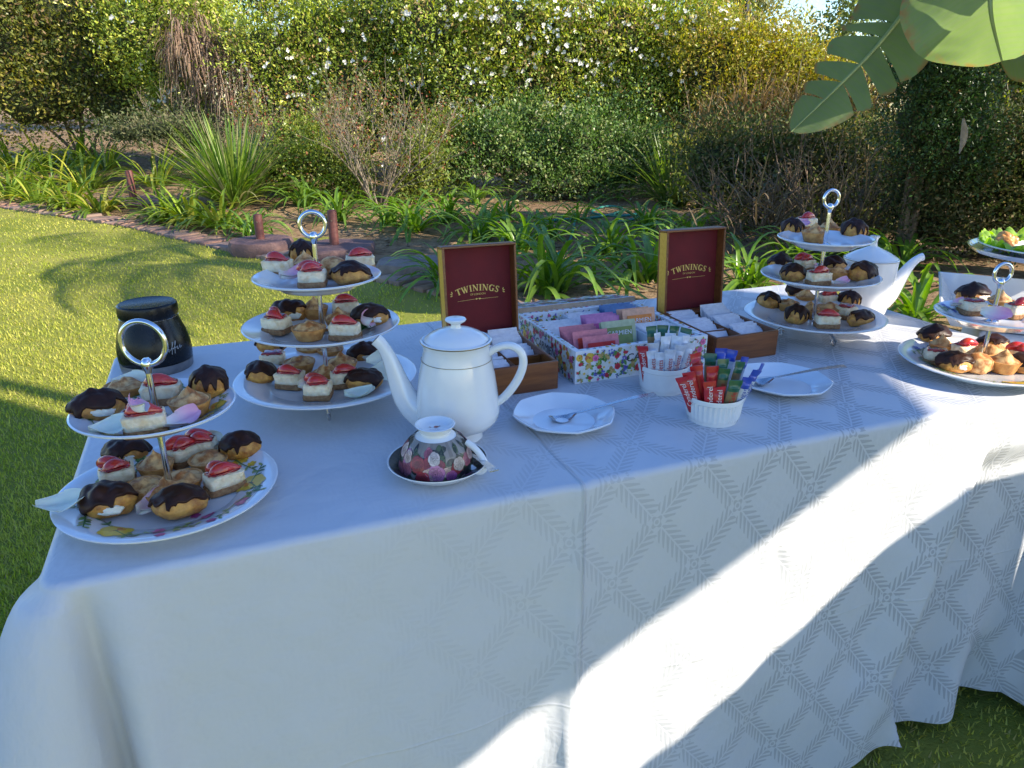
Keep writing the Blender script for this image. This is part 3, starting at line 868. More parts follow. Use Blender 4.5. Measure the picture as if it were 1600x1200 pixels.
def coffee_jar():
    root = empty('coffee_jar', tuple(at(247, 573, TZ)), 0, 'black coffee jar with grey base and silver script', 'jar'); root.scale = (.9, .9, 1.0)
    mb = MB(); mb.lathe([(0, .016), (.0665, .016), (.0695, .021), (.0700, .034), (.0685, .050), (.0640, .068), (.0575, .084), (.0535, .094), (.0525, .099), (0, .099)], 64, cap0=False, cap1=False); mb.build('body', M['black'], root)
    mb = MB(); mb.lathe([(0, 0), (.066, 0), (.068, .003), (.0692, .016), (.069, .0165), (0, .0165)], 64, cap0=False, cap1=False); mb.build('base_band', M['jarband'], root)
    mb = MB(); mb.lathe([(0, .0985), (.0535, .0985), (.0555, .1005), (.0562, .104), (.0562, .116), (.0550, .1205), (.0515, .1225), (.048, .1215), (0, .1212)], 64, cap0=False, cap1=False); mb.build('lid', M['black'], root)
    mb = MB(); mb.lathe([(.0536, .0968), (.0548, .0972), (.0548, .0978), (.0536, .0982)], 64, cap0=False, cap1=False); mb.build('steel_line', M['steel'], root)
    # handwritten word on the side
    st = [[(.9, .9), (.55, 1.15), (.15, .75), (.1, .3), (.45, .05), (.9, .25)], [(1.05, .35), (1.25, .55), (1.45, .35), (1.25, .1), (1.05, .35)], [(1.5, .3), (1.8, .7), (2.15, 1.45), (2.0, 1.5), (1.8, .6), (1.65, -.45)], [(1.7, .45), (2.05, .5)], [(2.0, .3), (2.3, .7), (2.65, 1.5), (2.5, 1.55), (2.3, .6), (2.15, -.45)], [(2.2, .45), (2.55, .5)], [(2.6, .3), (2.85, .45), (2.75, .6), (2.6, .35), (2.8, .08), (3.05, .25)], [(3.1, .3), (3.35, .45), (3.25, .6), (3.1, .35), (3.3, .08), (3.65, .35)]]
    mb = MB(); a0 = math.atan2(-1.281, .651)
    for s in st:
        pts = []
        for (p, q), (p2, q2) in zip(s, s[1:]):
            for k in range(4): pts.append((p + (p2 - p) * k / 4, q + (q2 - q) * k / 4))
        pts.append(s[-1]); P3 = []
        for x, y in pts:
            z = .040 + y * .0105 + x * .0012; r = float(np.interp(z, [.021, .034, .050, .068, .084], [.0695, .0700, .0685, .0640, .0575])) + .0003
            a = a0 + .17 + (x - .2) * .0125 / r; P3.append((r * math.cos(a), r * math.sin(a), z))
        mb.tube(P3, .0005, 5)
    mb.build('script_lettering', M['script'], root)
coffee_jar()

def teapot(loc, rz, label, tall=1.0, prof=None, lid=None, spout=None, handle=None, bands=True, s=1.0):
    root = empty('teapot', loc, rz, label, 'teapot', 'white china teapots')
    root.scale = (s, s, s)
    mb = MB(); mb.lathe(prof, 64, cap0=False, cap1=False); mb.build('body', M['china'], root)
    mb = MB(); mb.lathe(lid[0], 48, cap0=False, cap1=False); ld = mb.build('lid', M['china'], root)
    mb = MB(); mb.lathe(lid[1], 24, cap0=False, cap1=False); mb.build('knob', M['china'], ld)
    mb = MB(); pts, rads = spout
    n = 24; P = []; R = []
    tt = np.linspace(0, 1, len(pts)); 
    for i in range(n):
        w = i / (n - 1); P.append(tuple(np.interp(w, tt, [p[j] for p in pts]) for j in range(3))); R.append(float(np.interp(w, tt, rads)))
    # smooth the path
    P = np.array(P)
    for _ in range(5): P[1:-1] = (P[:-2] + 2 * P[1:-1] + P[2:]) / 4
    mb.tube([tuple(p) for p in P], R, 20, flat=.85, up=(0, 1, 0)); mb.build('spout', M['china'], root)
    mb = MB(); end = Vector(P[-1]); dr = (Vector(P[-1]) - Vector(P[-3])).normalized()
    mb.tube([tuple(end + dr * .0004), tuple(end + dr * .0008)], R[-1] * .78, 18, flat=.85, up=(0, 1, 0)); mb.build('spout_opening', M['ink'], root)
    pts, rads = handle
    P = np.array([[np.interp(i / 39, np.linspace(0, 1, len(pts)), [p[j] for p in pts]) for j in range(3)] for i in range(40)])
    for _ in range(8): P[1:-1] = (P[:-2] + 2 * P[1:-1] + P[2:]) / 4
    mb = MB(); mb.tube([tuple(p) for p in P], [float(np.interp(i / 39, np.linspace(0, 1, len(rads)), rads)) for i in range(40)], 16, flat=1.35, up=(0, 1, 0)); mb.build('handle', M['china'], root)
    if bands:
        for (r, z, w) in bands:
            mb = MB(); mb.lathe([(r, z - w), (r + .0006, z), (r, z + w)], 64, cap0=False, cap1=False); mb.build('gold_band', M['gold'], root)
    return root
prof1 = [(0, 0), (.034, 0), (.0355, .002), (.0345, .008), (.0350, .014), (.041, .018), (.0525, .024), (.0585, .033), (.0600, .043), (.0590, .060), (.0565, .080), (.0535, .100), (.0495, .120), (.0470, .132), (.0465, .138), (.0475, .143), (.0500, .147), (.0502, .149), (.048, .150), (.044, .147), (0, .145)]
lid1 = ([(0, .147), (.0440, .1475), (.0455, .149), (.0440, .151), (.036, .157), (.022, .163), (.010, .1655), (0, .166)], [(0, .1645), (.0085, .1650), (.0065, .169), (.0068, .1715), (.0140, .1755), (.0150, .1775), (.0138, .179), (0, .1800)])
teapot((-.078, .985, TZ), -.05, 'white china teapot with thin gold lines and a round lid knob', prof=prof1, lid=lid1,
       spout=([(-.045, 0, .030), (-.064, 0, .042), (-.078, 0, .062), (-.087, 0, .092), (-.095, 0, .120), (-.104, 0, .139), (-.113, 0, .147)], [.024, .021, .0175, .0135, .0105, .009, .0098]),
       handle=([(.043, 0, .128), (.058, 0, .139), (.076, 0, .143), (.092, 0, .134), (.096, 0, .115), (.088, 0, .092), (.075, 0, .072), (.062, 0, .058), (.054, 0, .054)], [.0055, .0055, .0055, .0058, .006, .0062, .0062, .006, .006]),
       bands=((.0500, .1475, .0009), (.0497, .1215, .0004)))
prof2 = [(0, 0), (.038, 0), (.040, .003), (.045, .012), (.0485, .030), (.0510, .060), (.0525, .090), (.0535, .118), (.0545, .124), (.0530, .126), (.049, .124), (0, .122)]
lid2 = ([(0, .123), (.050, .1245), (.0515, .1265), (.049, .129), (.034, .138), (.016, .146), (.008, .150), (0, .151)], [(0, .149), (.0075, .150), (.006, .158), (.007, .165), (.0095, .170), (.0095, .1715), (0, .172)])
teapot(tuple(at(1346, 493, TZ)), .15, 'white china teapot with peaked lid half hidden behind the right cake stand', prof=prof2, lid=lid2,
       spout=([(.040, 0, .030), (.056, 0, .044), (.068, 0, .066), (.082, 0, .092), (.096, 0, .112), (.110, 0, .122), (.118, 0, .124)], [.022, .020, .016, .0125, .0095, .008, .0085]),
       handle=([(-.048, 0, .108), (-.066, 0, .118), (-.082, 0, .112), (-.088, 0, .09), (-.082, 0, .062), (-.066, 0, .040), (-.046, 0, .034)], [.005] * 7),
       bands=((.0548, .1238, .0006),), s=1.06)

# cup turned over on its saucer
def cup_and_saucer():
    loc = at(685, 737, TZ); loc = Vector((loc.x, loc.y, TZ))
    sa = empty('saucer', tuple(loc), 0, 'dark floral saucer with white rim under the upturned cup', 'saucer')
    prof = [(0, .003), (.030, .003), (.042, .0065), (.055, .0130), (.0645, .0195), (.0660, .0200), (.0662, .0188), (.056, .0095), (.044, .003), (.036, 0), (0, 0)]
    mb = MB(); mb.lathe(prof, 64, cap0=False, cap1=False); mb.build('dish', M['china'], sa)
    def sz(r): return float(np.interp(r, [0, .030, .042, .055, .0645], [.003, .003, .0065, .013, .0195]))
    rnd = random.Random(4); S = []
    for i in range(40):
        for j in range(5):
            a0, a1 = 2*PI*i/40, 2*PI*(i+1)/40; r0, r1 = .0125*j + .0015, .0125*(j+1) + .0015
            if j == 4: r1 = .0638
            S.append(([(r0*math.cos(a0), r0*math.sin(a0)), (r1*math.cos(a0), r1*math.sin(a0)), (r1*math.cos(a1), r1*math.sin(a1)), (r0*math.cos(a1), r0*math.sin(a1))], shade((.022, .022, .024), rnd.uniform(.7, 1.3))))
    for k in range(26):
        a = rnd.uniform(0, 2*PI); r = rnd.uniform(.036, .054); x, y = r*math.cos(a), r*math.sin(a)
        if k % 3 == 0: S += rose(x, y, rnd.uniform(.006, .009), rnd.choice([(.28, .07, .34), (.40, .10, .25), (.30, .02, .04)]), rnd)
        else:
            for j in range(4): S.append((poly_leaf(x + rnd.gauss(0, .005), y + rnd.gauss(0, .005), rnd.uniform(.006, .011), rnd.uniform(0, 6.3), .5), shade(rnd.choice([(.05, .06, .04), (.10, .09, .09), (.03, .07, .03)]), rnd.uniform(.7, 1.4))))
    S = [(p, c) for p, c in S if max(math.hypot(*q) for q in p) < .0641]
    print_mesh(S, lambda x, y, l: (x, y, sz(math.hypot(x, y)) + l + .0003)).build('floral_print', M['print'], sa, smooth=False)
    cu = empty('teacup', (loc.x - .002, loc.y + .001, TZ + .005), 0, 'upturned rose-patterned teacup with white foot on dark saucer', 'teacup')
    cp = [(.0455, .000), (.0475, .0006), (.0480, .002), (.0475, .010), (.0455, .022), (.0410, .034), (.0330, .044), (.0245, .050), (.0205, .052), (.0200, .055), (.0225, .0585), (.0255, .0625), (.0262, .0640), (.0245, .0645), (.0195, .0610), (.015, .0585), (0, .0580)]
    mb = MB(); mb.lathe(cp, 64, cap0=False, cap1=False); mb.build('bowl', M['china'], cu)
    zs = [p[1] for p in cp[2:9]]; rs = [p[0] for p in cp[2:9]]
    def cr(z): return float(np.interp(z, zs, rs))
    S = []
    def cover(z0, z1, n, f, seed):
        rr = random.Random(seed)
        for k in range(n): f(rr, rr.uniform(-PI, PI), rr.uniform(z0, z1))
    SC_ = .045
    for i in range(48):
        for j in range(6):
            z0, z1 = .003 + .0076 * j, .003 + .0076 * (j + 1)
            S.append(([(2*PI*i/48 * SC_, z0), (2*PI*(i+1)/48 * SC_, z0), (2*PI*(i+1)/48 * SC_, z1), (2*PI*i/48 * SC_, z1)], shade((.26, .23, .20), rnd.uniform(.75, 1.15))))
    def leafs(rr, a, z):
        for j in range(3): S.append((poly_leaf(a*SC_, z, rr.uniform(.009, .016), rr.uniform(0, 6.3), .55), shade(rr.choice([(.02, .04, .018), (.05, .05, .035), (.09, .12, .05), (.02, .02, .02)]), rr.uniform(.7, 1.3))))
    cover(.006, .044, 90, leafs, 5)
    def roses(rr, a, z): S.extend(rose(a*SC_, z, rr.uniform(.007, .012), rr.choice([(.30, .09, .12), (.42, .28, .24), (.22, .02, .03), (.24, .06, .17), (.40, .32, .27)]), rr))
    cover(.008, .040, 30, roses, 8)
    fa = -PI / 2
    S += rose(fa * SC_ + .003, .016, .0135, (.36, .13, .24), rnd); S += rose(fa * SC_ - .020, .026, .012, (.26, .025, .035), rnd); S += rose(fa * SC_ - .012, .010, .010, (.30, .03, .04), rnd); S += rose(fa * SC_ + .002, .034, .009, (.48, .40, .36), rnd)
    S = [(p, c) for p, c in S if min(q[1] for q in p) > .001 and max(q[1] for q in p) < .0495]
    def cm(x, y, l):
        a = x / SC_; r = cr(y) + l + .0004; return (r * math.cos(a), r * math.sin(a), y + (.0004 if y > .035 else 0))
    print_mesh(S, cm).build('floral_print', M['print'], cu, smooth=False)
    mb = MB(); c = (.052, -.016)
    P = [(.040, -.004, .040), (.052, -.009, .034), (.062, -.014, .022), (.066, -.017, .012), (.062, -.018, .004), (.053, -.016, .003), (.045, -.012, .008)]
    P = np.array([[np.interp(i / 20, np.linspace(0, 1, 7), [p[j] for p in P]) for j in range(3)] for i in range(21)])
    for _ in range(3): P[1:-1] = (P[:-2] + 2 * P[1:-1] + P[2:]) / 4
    mb.tube([tuple(p) for p in P], .0034, 10, flat=1.3); mb.build('handle', M['china'], cu)
    S = rose(.001, .003, .0035, (.40, .1, .08), rnd); S += [(poly_leaf(-.005, .001, .004, 2.8, .5), (.3, .12, .08)), (poly_leaf(.003, .004, .004, .4, .5), (.28, .10, .06))]
    print_mesh(S, lambda x, y, l: (x, y, .0583 + l)).build('maker_mark', M['print'], cu, smooth=False)
    put('lettering', text_mesh('BOUQUET', .0028, pmat('mark_ink', (.3, .2, .4))), cu, (0, -.006, .0588))
cup_and_saucer()

# spoons
def spoon_mesh(L, bw=.0135, bl=.042, curve=.012):
    mb = MB(); n = 40; m = 9
    def sec(t):
        x = t * L
        if x < bl: k = x / bl; w = bw * math.sin(PI * min(1, max(.02, k)) ** .8) ** .55 if k < .92 else max(.0028, bw * .45 * (1 - k) / .08 * .6 + .0028); dish = .0055 * math.sin(PI * k)
        else: k = (x - bl) / (L - bl); w = .0026 + .0042 * k ** 1.6; dish = 0
        zc = .0075 - .0065 * math.sin(PI * min(1, x / bl)) if x < bl else .0075 + curve * math.sin(.5 * PI * (x - bl) / (L - bl)) ** 1.2
        return x, w, dish, zc
    V = []; 
    for lay in (0, 1):
        for i in range(n):
            x, w, d, zc = sec(i / (n - 1))
            for j in range(m):
                y = -1 + 2 * j / (m - 1)
                V.append((x, y * w, zc - d * (1 - y * y) - lay * (.0013 if abs(y) < .99 else .0002)))
    F = []
    for lay in (0, 1):
        for i in range(n - 1):
            for j in range(m - 1):
                a = lay*n*m + i*m + j; q = (a, a+1, a+m+1, a+m); F.append(q if lay else q[::-1])
    for i in range(n - 1):
        for j in (0, m - 1):
            a = i*m + j; F.append((a, a+m, n*m+a+m, n*m+a))
    for i in (0, n - 1):
        for j in range(m - 1):
            a = i*m + j; F.append((a, a+1, n*m+a+1, n*m+a))
    mb.add(V, F)
    return mb.mesh('spoon', M['steel'], 50)
def spoon(a, b, label, tilt=0.0, bowl=.042):
    a, b = Vector(a), Vector(b); d = b - a; L = d.length
    o = put('spoon', spoon_mesh(L, bl=bowl), None, tuple(a), (0, -math.atan2(d.z - .012, math.hypot(d.x, d.y)) * .6, math.atan2(d.y, d.x)))
    tag(o, label, 'spoon', 'steel teaspoons')
def side_plate(loc, R, label, sides=8, rz=.2):
    h, well = .015, .60
    mb = MB()
    def fn(r, z, a):
        k = max(0, (r / R - .7) / .3); w = (a * sides / (2 * PI)) % 1 - .5
        cut = math.cos(PI / sides) / math.cos(2 * PI / sides * w)
        return r * (1 - k * .6 * (1 - cut)), z
    mb.lathe(plate_prof(R, h, well), 96, fn=fn, cap0=False, cap1=False)
    o = mb.build('side_plate', M['plate'], None, loc=loc, rot=(0, 0, rz))
    tag(o, label, 'plate', 'small white side plates')
p = at(881, 647, TZ + .014); side_plate((p.x, p.y, TZ + .0042), .080, 'faceted white side plate with a spoon, in front of the floral tea box')
spoon((p.x - .022, p.y - .006, TZ + .0045), tuple(at(1023, 617, TZ + .03)), 'steel teaspoon on the side plate in front of the floral tea box')
p2 = at(1222, 594, TZ + .014); side_plate((p2.x, p2.y, TZ + .0042), .082, 'white side plate with a spoon, in front of the right wooden tea chest', rz=.5)
spoon((p2.x - .055, p2.y + .0, TZ + .009), tuple(at(1320, 575, TZ + .03)), 'steel teaspoon on the side plate in front of the right wooden tea chest')
ps = at(752, 724, TZ + .03)
spoon(tuple(at(716, 697, TZ + .012)), tuple(at(772, 738, TZ + .026)), 'small dark steel spoon resting on the floral saucer', bowl=.022)
bpy.data.objects['spoon.002'].location.z -= .004

# wooden tea chests
def slab(name, mb_args, mat, parent, b=.0012):
    mb = MB(); mb.bbox(*mb_args, b); return mb.build(name, mat, parent)
def tea_chest(corner, label, sachets, lean=.10, comp=2):
    Wd, Dp, Hh, th = .142, .178, .050, .006
    root = empty('tea_chest', (corner.x, corner.y, TZ), TA, label, 'tea chest', 'open wooden tea chests')
    slab('front_board', (0, Wd, 0, th, 0, Hh), M['wood'], root); slab('back_board', (0, Wd, Dp - th, Dp, 0, Hh), M['wood'], root)
    slab('side_board', (0, th, th, Dp - th, 0, Hh - .0005), M['wood'], root); slab('side_board', (Wd - th, Wd, th, Dp - th, 0, Hh - .0005), M['wood'], root)
    slab('floor_board', (th, Wd - th, th, Dp - th, .001, .005), M['wood'], root)
    slab('divider', (Wd / 2 - .002, Wd / 2 + .002, th, Dp - th, .005, Hh - .006), M['wood'], root)
    for y in (Dp * .36, Dp * .68):
        slab('divider', (th, Wd / 2 - .002, y - .0018, y + .0018, .005, Hh - .007), M['wood'], root); slab('divider', (Wd / 2 + .002, Wd - th, y - .0018, y + .0018, .005, Hh - .007), M['wood'], root)
    # lid, hinged on the back edge and leaning back
    Lh, Ld = .172, .026; th = .0045
    Mt = Matrix.Translation((0, Dp + .001, Hh - .004)) @ Matrix.Rotation(-lean, 4, 'X')
    lid = empty('lid', (0, Dp + .001, Hh - .004)); lid.parent = root; lid.rotation_euler = (-lean, 0, 0)
    mb = MB(); mb.bbox(0, th, 0, Ld, th, Lh - th, .001); mb.build('side_board', M['woodbounce'], lid)
    mb = MB(); mb.bbox(Wd - th, Wd, 0, Ld, th, Lh - th, .001); mb.build('side_board', M['wood'], lid)
    mb = MB(); mb.bbox(0, Wd, 0, Ld, 0, th, .001); mb.build('end_board', M['wood'], lid)
    mb = MB(); mb.bbox(0, Wd, 0, Ld, Lh - th, Lh, .001); mb.build('end_board', M['wood'], lid)
    mb = MB(); mb.bbox(0, Wd, Ld, Ld + .005, 0, Lh, .001); mb.build('top_board', M['wood'], lid)
    mb = MB(); mb.bbox(th, Wd - th, Ld - .003, Ld - .0002, th, Lh - th, .0004); lin = mb.build('lining', M['velvet'], lid)
    for nm, x0, x1 in (('rim_strip', 0, th), ):
        mb = MB(); mb.box(x0 + .0002, x1, -.0006, .0002, 0.004, Lh - .004); mb.build(nm, M['wood'], lid)
    yy = Ld - .0036; fr = frame_rot((1, 0, 0), (0, 0, 1)); cx, cz = Wd / 2, Lh * .50
    o = serif_word('TWININGS', .0118, arch=.12).build('lettering', M['goldink'], lid, smooth=False, loc=(cx, yy, cz), rot=fr)
    put('lettering', text_mesh('OF LONDON', .005, M['goldink']), lid, (cx, yy, cz - .0065), fr)
    mb = MB()
    for (x0, x1, y0, y1) in ((-.040, -.006, -.0155, -.0150), (.006, .040, -.0155, -.0150)):
        mb.add([(x0, y0 - .002 * abs(x0) / .04, 0), (x1, y0, 0), (x1, y1, 0), (x0, y1 - .002 * abs(x0) / .04, 0)], [(0, 1, 2, 3)])
    for s in (-1, 1):
        mb.add([(s * .000, -.0145, 0), (s * .004, -.0135, 0), (s * .0055, -.0155, 0), (s * .003, -.017, 0)], [(0, 1, 2, 3)])
        for k in range(3):
            mb.add([(x, y, 0) for x, y in poly_leaf(s * .049, -.0055 + .0016 * k, .0052, (PI / 2 - s * (1.9 - .7 * k)), .4)], [tuple(range(10))])
    mb.build('ornament', M['goldink'], lid, smooth=False, loc=(cx, yy, cz), rot=fr)
    return root
def sachet_mesh(w, h, t, seed):
    rnd = random.Random(seed); mb = MB()
    def f(i, j):
        bulge = t * (math.sin(PI * min(1, max(0, i))) * math.sin(PI * min(1, max(0, j)))) ** .5
        wv = .0012 * math.sin(i * 5 + seed) * math.sin(j * 4 + seed * 2)
        return ((i - .5) * w, wv, j * h), bulge
    nu, nv = 9, 7; V = []; F = []
    for sgn in (-1, 1):
        for j in range(nv):
            for i in range(nu):
                p, b = f(i / (nu - 1), j / (nv - 1)); V.append((p[0], p[1] + sgn * (b / 2 + .0002), p[2]))
    for s in (0, 1):
        for j in range(nv - 1):
            for i in range(nu - 1):
                a = s*nu*nv + j*nu + i; q = (a, a+1, a+nu+1, a+nu); F.append(q if s == 0 else q[::-1])
    ring = [i for i in range(nu)] + [j*nu + nu-1 for j in range(1, nv)] + [(nv-1)*nu + i for i in range(nu-2, -1, -1)] + [j*nu for j in range(nv-2, 0, -1)]
    for a, b in zip(ring, ring[1:] + ring[:1]): F.append((a, nu*nv + a, nu*nv + b, b))
    return mb.add(V, F)
SACH = [sachet_mesh(.058, .043, .005, k).mesh('sachet', M['paper'], 60) for k in range(4)]
SLOT = {(0, 0): 'front left', (1, 0): 'front right', (0, 1): 'middle left', (1, 1): 'middle right', (0, 2): 'back left', (1, 2): 'back right'}
def fill(root, comps, label, group):
    base = Matrix.Translation(root.location) @ Matrix.Rotation(TA, 4, 'Z'); k = 0
    for (x, y0, y1, n, lean, zh) in comps:
        for i in range(n):
            y = y0 + (y1 - y0) * (i + .5) / n; k += 1
            Mx = base @ Matrix.Translation((x + random.uniform(-.001, .001), y, .0055 + .003 + zh * i / max(1, n - 1))) @ Matrix.Rotation(lean + random.uniform(-.06, .06), 4, 'X') @ Matrix.Rotation(random.uniform(-.03, .03), 4, 'Z')
            o = put('tea_sachet', SACH[k % 4]); o.matrix_world = Mx
            tag(o, label.replace('filed', 'in the %s slot' % SLOT[(int(x > .07), int(y0 > .05) + int(y0 > .11))]).replace(' in the wooden', ' of the wooden'), 'sachet', group)
c1 = at(872, 607, TZ) - TU * .142
ch1 = tea_chest(c1, 'open wooden tea chest with burgundy lid behind the white teapot', None)
fill(ch1, [(.038, .122, .160, 6, -.6, .008), (.106, .124, .160, 7, -.5, .014), (.038, .068, .105, 7, -.62, .006), (.106, .066, .096, 5, -.75, .006), (.038, .010, .046, 7, -.7, .004)], 'white sachet filed in the wooden chest behind the teapot', 'white sachets in the chest behind the teapot')
c2 = Vector((.378, 1.303, 0))
ch2 = tea_chest(c2, 'open wooden tea chest with burgundy lid beside the floral tea box', None, lean=.07)
fill(ch2, [(.038, .124, .160, 8, -.62, .010), (.106, .124, .160, 7, -.25, .014), (.038, .066, .104, 8, -.66, .008), (.106, .066, .104, 8, -.62, .010), (.106, .010, .046, 8, -.66, .008), (.038, .030, .046, 3, -.7, .0)], 'white sachet filed in the wooden chest beside the floral box', 'white sachets in the chest beside the floral box')

# floral tea box
def floral_box():
    Wd, Dp, Hh, th = .268, .262, .060, .011
    c = at(898, 601, TZ)
    root = empty('tea_box', (c.x, c.y, TZ), TA, 'open cardboard tea box printed all over with flowers and berries', 'tea box')
    walls = {'front_wall': (0, Wd, 0, th), 'back_wall': (0, Wd, Dp - th, Dp), 'left': (0, th, th, Dp - th), 'right': (Wd - th, Wd, th, Dp - th)}
    txt = lambda x, y: not (.045 < y < .058 and False)
    for nm, (x0, x1, y0, y1) in walls.items():
        mb = MB(); mb.bbox(x0, x1, y0, y1, 0, Hh - (.0004 if nm in ('left', 'right') else 0), .0008)
        wl = mb.build(nm if '_' in nm else 'side_wall', M['card'], root)
        if nm == 'front_wall':
            keep = lambda x, y: not (.098 < x < .190 and .026 < y < .047)
            print_mesh(garden_print(Wd, Hh, 3, 1.25, keep), lambda x, y, l: (x, -l, y)).build('floral_print', M['cardprint'], wl, smooth=False)
            put('lettering', text_mesh('CARMIEN', .021, M['ink'], .15), wl, (.143, -.0012, .036), frame_rot((1, 0, 0), (0, 0, 1)))
        if nm == 'left':
            keep = lambda x, y: not (.085 < x < .185 and .018 < y < .042)
            print_mesh(garden_print(Dp, Hh, 7, 1.25, keep), lambda x, y, l: (-l, Dp - x, y)).build('floral_print', M['cardprint'], wl, smooth=False)
            put('lettering', text_mesh('CARMIEN', .021, M['ink'], .15), wl, (-.0012, Dp - .135, .030), frame_rot((0, -1, 0), (0, 0, 1)))
        if nm == 'right':
            print_mesh(garden_print(Dp, Hh, 9, 1.2), lambda x, y, l: (Wd + l, x, y)).build('floral_print', M['cardprint'], wl, smooth=False)
            print_mesh(garden_print(Dp - 2*th, Hh - .01, 19, 1.2), lambda x, y, l: (Wd - th - l, Dp - th - x, y + .008)).build('inside_print', M['cardprint'], wl, smooth=False)
        if nm == 'back_wall':
            print_mesh(garden_print(Wd - 2*th, Hh - .01, 11, 1.2), lambda x, y, l: (x + th, Dp - th - l, y + .008)).build('inside_print', M['cardprint'], wl, smooth=False)
        w, d = x1 - x0, y1 - y0
        print_mesh(garden_print(w, d, len(nm) + 30, 1.3), lambda x, y, l: (x0 + x, y0 + y, Hh + l)).build('top_print', M['cardprint'], wl, smooth=False)
    mb = MB(); mb.box(th, Wd - th, th, Dp - th, .001, .004); mb.build('floor', M['card'], root)
    # lid folded back behind the box
    lid = empty('lid', (0, Dp + .001, Hh + .002)); lid.parent = root; lid.rotation_euler = (math.radians(-12), 0, 0)
    mb = MB(); mb.bbox(0, Wd, 0, .13, -.004, .008, .0006); mb.build('panel', M['card'], lid)
    mb = MB(); mb.bbox(0, Wd, -.0012, 0, -.004, .0078, .0003); mb.build('card_edge', M['kraft'], lid)
    print_mesh(garden_print(Wd, .13, 15, 1.2), lambda x, y, l: (x, y, .008 + l)).build('floral_print', M['cardprint'], lid, smooth=False)
    # dividers
    for x in (.092, .178):
        mb = MB(); mb.box(x - .0008, x + .0008, th, Dp - th, .004, .052); mb.build('divider', M['card'], root)
    for y in (.098, .178):
        mb = MB(); mb.box(th, Wd - th, y - .0008, y + .0008, .004, .0515); mb.build('divider', M['card'], root)
    base = Matrix.Translation(root.location) @ Matrix.Rotation(TA, 4, 'Z')
    env = {}
    def envelope(col, x, y, lean, z, label, patch=None, word=None, w=.072, h=.062, rz=0):
        key = tuple(col)
        if key not in env: env[key] = sachet_mesh(w, h, .0016, len(env)).mesh('sachet', solid('tea_envelope_paper', col, .5, bump=.15, bscale=200), 60)
        o = put('tea_envelope', env[key]); o.matrix_world = base @ Matrix.Translation((x, y, .0045 + z)) @ Matrix.Rotation(lean, 4, 'X') @ Matrix.Rotation(rz, 4, 'Z')
        tag(o, label, 'tea envelope', 'tea envelopes in the floral box')
        if patch:
            mb = MB(); mb.box(-w * .38, w * .38, -.0021, -.0019, h * .12, h * .80); mb.build('label_panel', solid('label_panel_ink', patch, .5), o, smooth=False)
        if word:
            put('lettering', text_mesh(word, .012, M['card']), o, (0, -.0028, h * .62), frame_rot((1, 0, 0), (0, 0, 1)))
        return o
    PK = (.66, .20, .24); GR = (.42, .48, .30); OR = (.72, .38, .24); BL = (.10, .22, .42); MG = (.62, .22, .42); WH = (.72, .70, .70)
    for i in range(5): envelope(PK, .055, .066 - .0095 * i + .02, -.42, .004 * (4 - i) * .6, 'pink tea envelope leaning in the front left slot of the floral box')
    envelope(PK, .060, .046, -.34, .010, 'pink tea envelope with red patterned panel in the floral box', (.62, .06, .03), rz=.05)
    envelope(PK, .072, .030, -.30, .004, 'frontmost pink tea envelope with plain red panel in the floral box', (.62, .02, .02))
    envelope(GR, .130, .072, -.30, .014, 'sage green tea envelope in the front middle slot of the floral box', (.20, .27, .07), 'CARMIEN')
    envelope(GR, .130, .080, -.28, .010, 'sage green tea envelope behind the labelled green one in the floral box')
    for i in range(3): envelope(MG, .130, .125 + .012 * i, -.42, .008, 'magenta tea envelope in the centre slot of the floral box', (.45, .05, .22) if i == 0 else None)
    envelope(OR, .205, .125, -.32, .016, 'peach tea envelope with orange panel in the floral box', (.72, .22, .03), 'CARMIEN')
    for i in range(2): envelope(OR, .205, .138 + .011 * i, -.30, .011, 'plain peach tea envelope behind the orange panelled one')
    for i in range(3): envelope(BL, .203, .190 + .012 * i, -.35, .004, 'dark blue tea envelope in the back right slot of the floral box')
    for i in range(6): envelope(WH, .218, .030 + .011 * i, -.62, .002, 'white tea envelope in the front right slot of the floral box')
    for i in range(5): envelope(WH, .052, .120 + .011 * i, -.62, .002, 'white tea envelope in the middle left slot of the floral box')
    for i in range(4): envelope(WH, .130, .196 + .011 * i, -.62, .0, 'white tea envelope in the back middle slot of the floral box')
floral_box()

# ramekins of sticks
def ramekin(loc, R, H, label, flute):
    root = empty('ramekin', tuple(loc), 0, label, 'ramekin', 'white ramekins of sachet sticks')
    mb = MB()
    prof = [(0, .001), (R * .80, .001), (R * .84, 0), (R * .86, .003), (R * .86, .0045), (R * .885, .006), (R * .90, .010), (R * .95, H * .80), (R * .985, H * .82), (R * .99, H * .86), (R, H - .002), (R * .99, H), (R * .95, H - .001), (R * .90, H * .8), (R * .82, .008), (0, .006)]
    def fn(r, z, a):
        if flute and .008 < z < H * .81 and r > R * .88: return r + .0011 * math.sin(a * 34), z
        return r, z
    mb.lathe(prof, 136 if flute else 64, fn=fn, cap0=False, cap1=False); mb.build('bowl', M['ramekin'], root)
    return root
r1 = at(1034, 607, TZ); r2 = at(1113, 653, TZ)
ramekin(r1, .043, .047, 'plain white ramekin of sugar sticks beside the floral tea box', False)
ramekin(r2, .0445, .042, 'fluted white ramekin of red, brown and blue sticks at the front', True)
SM = {}
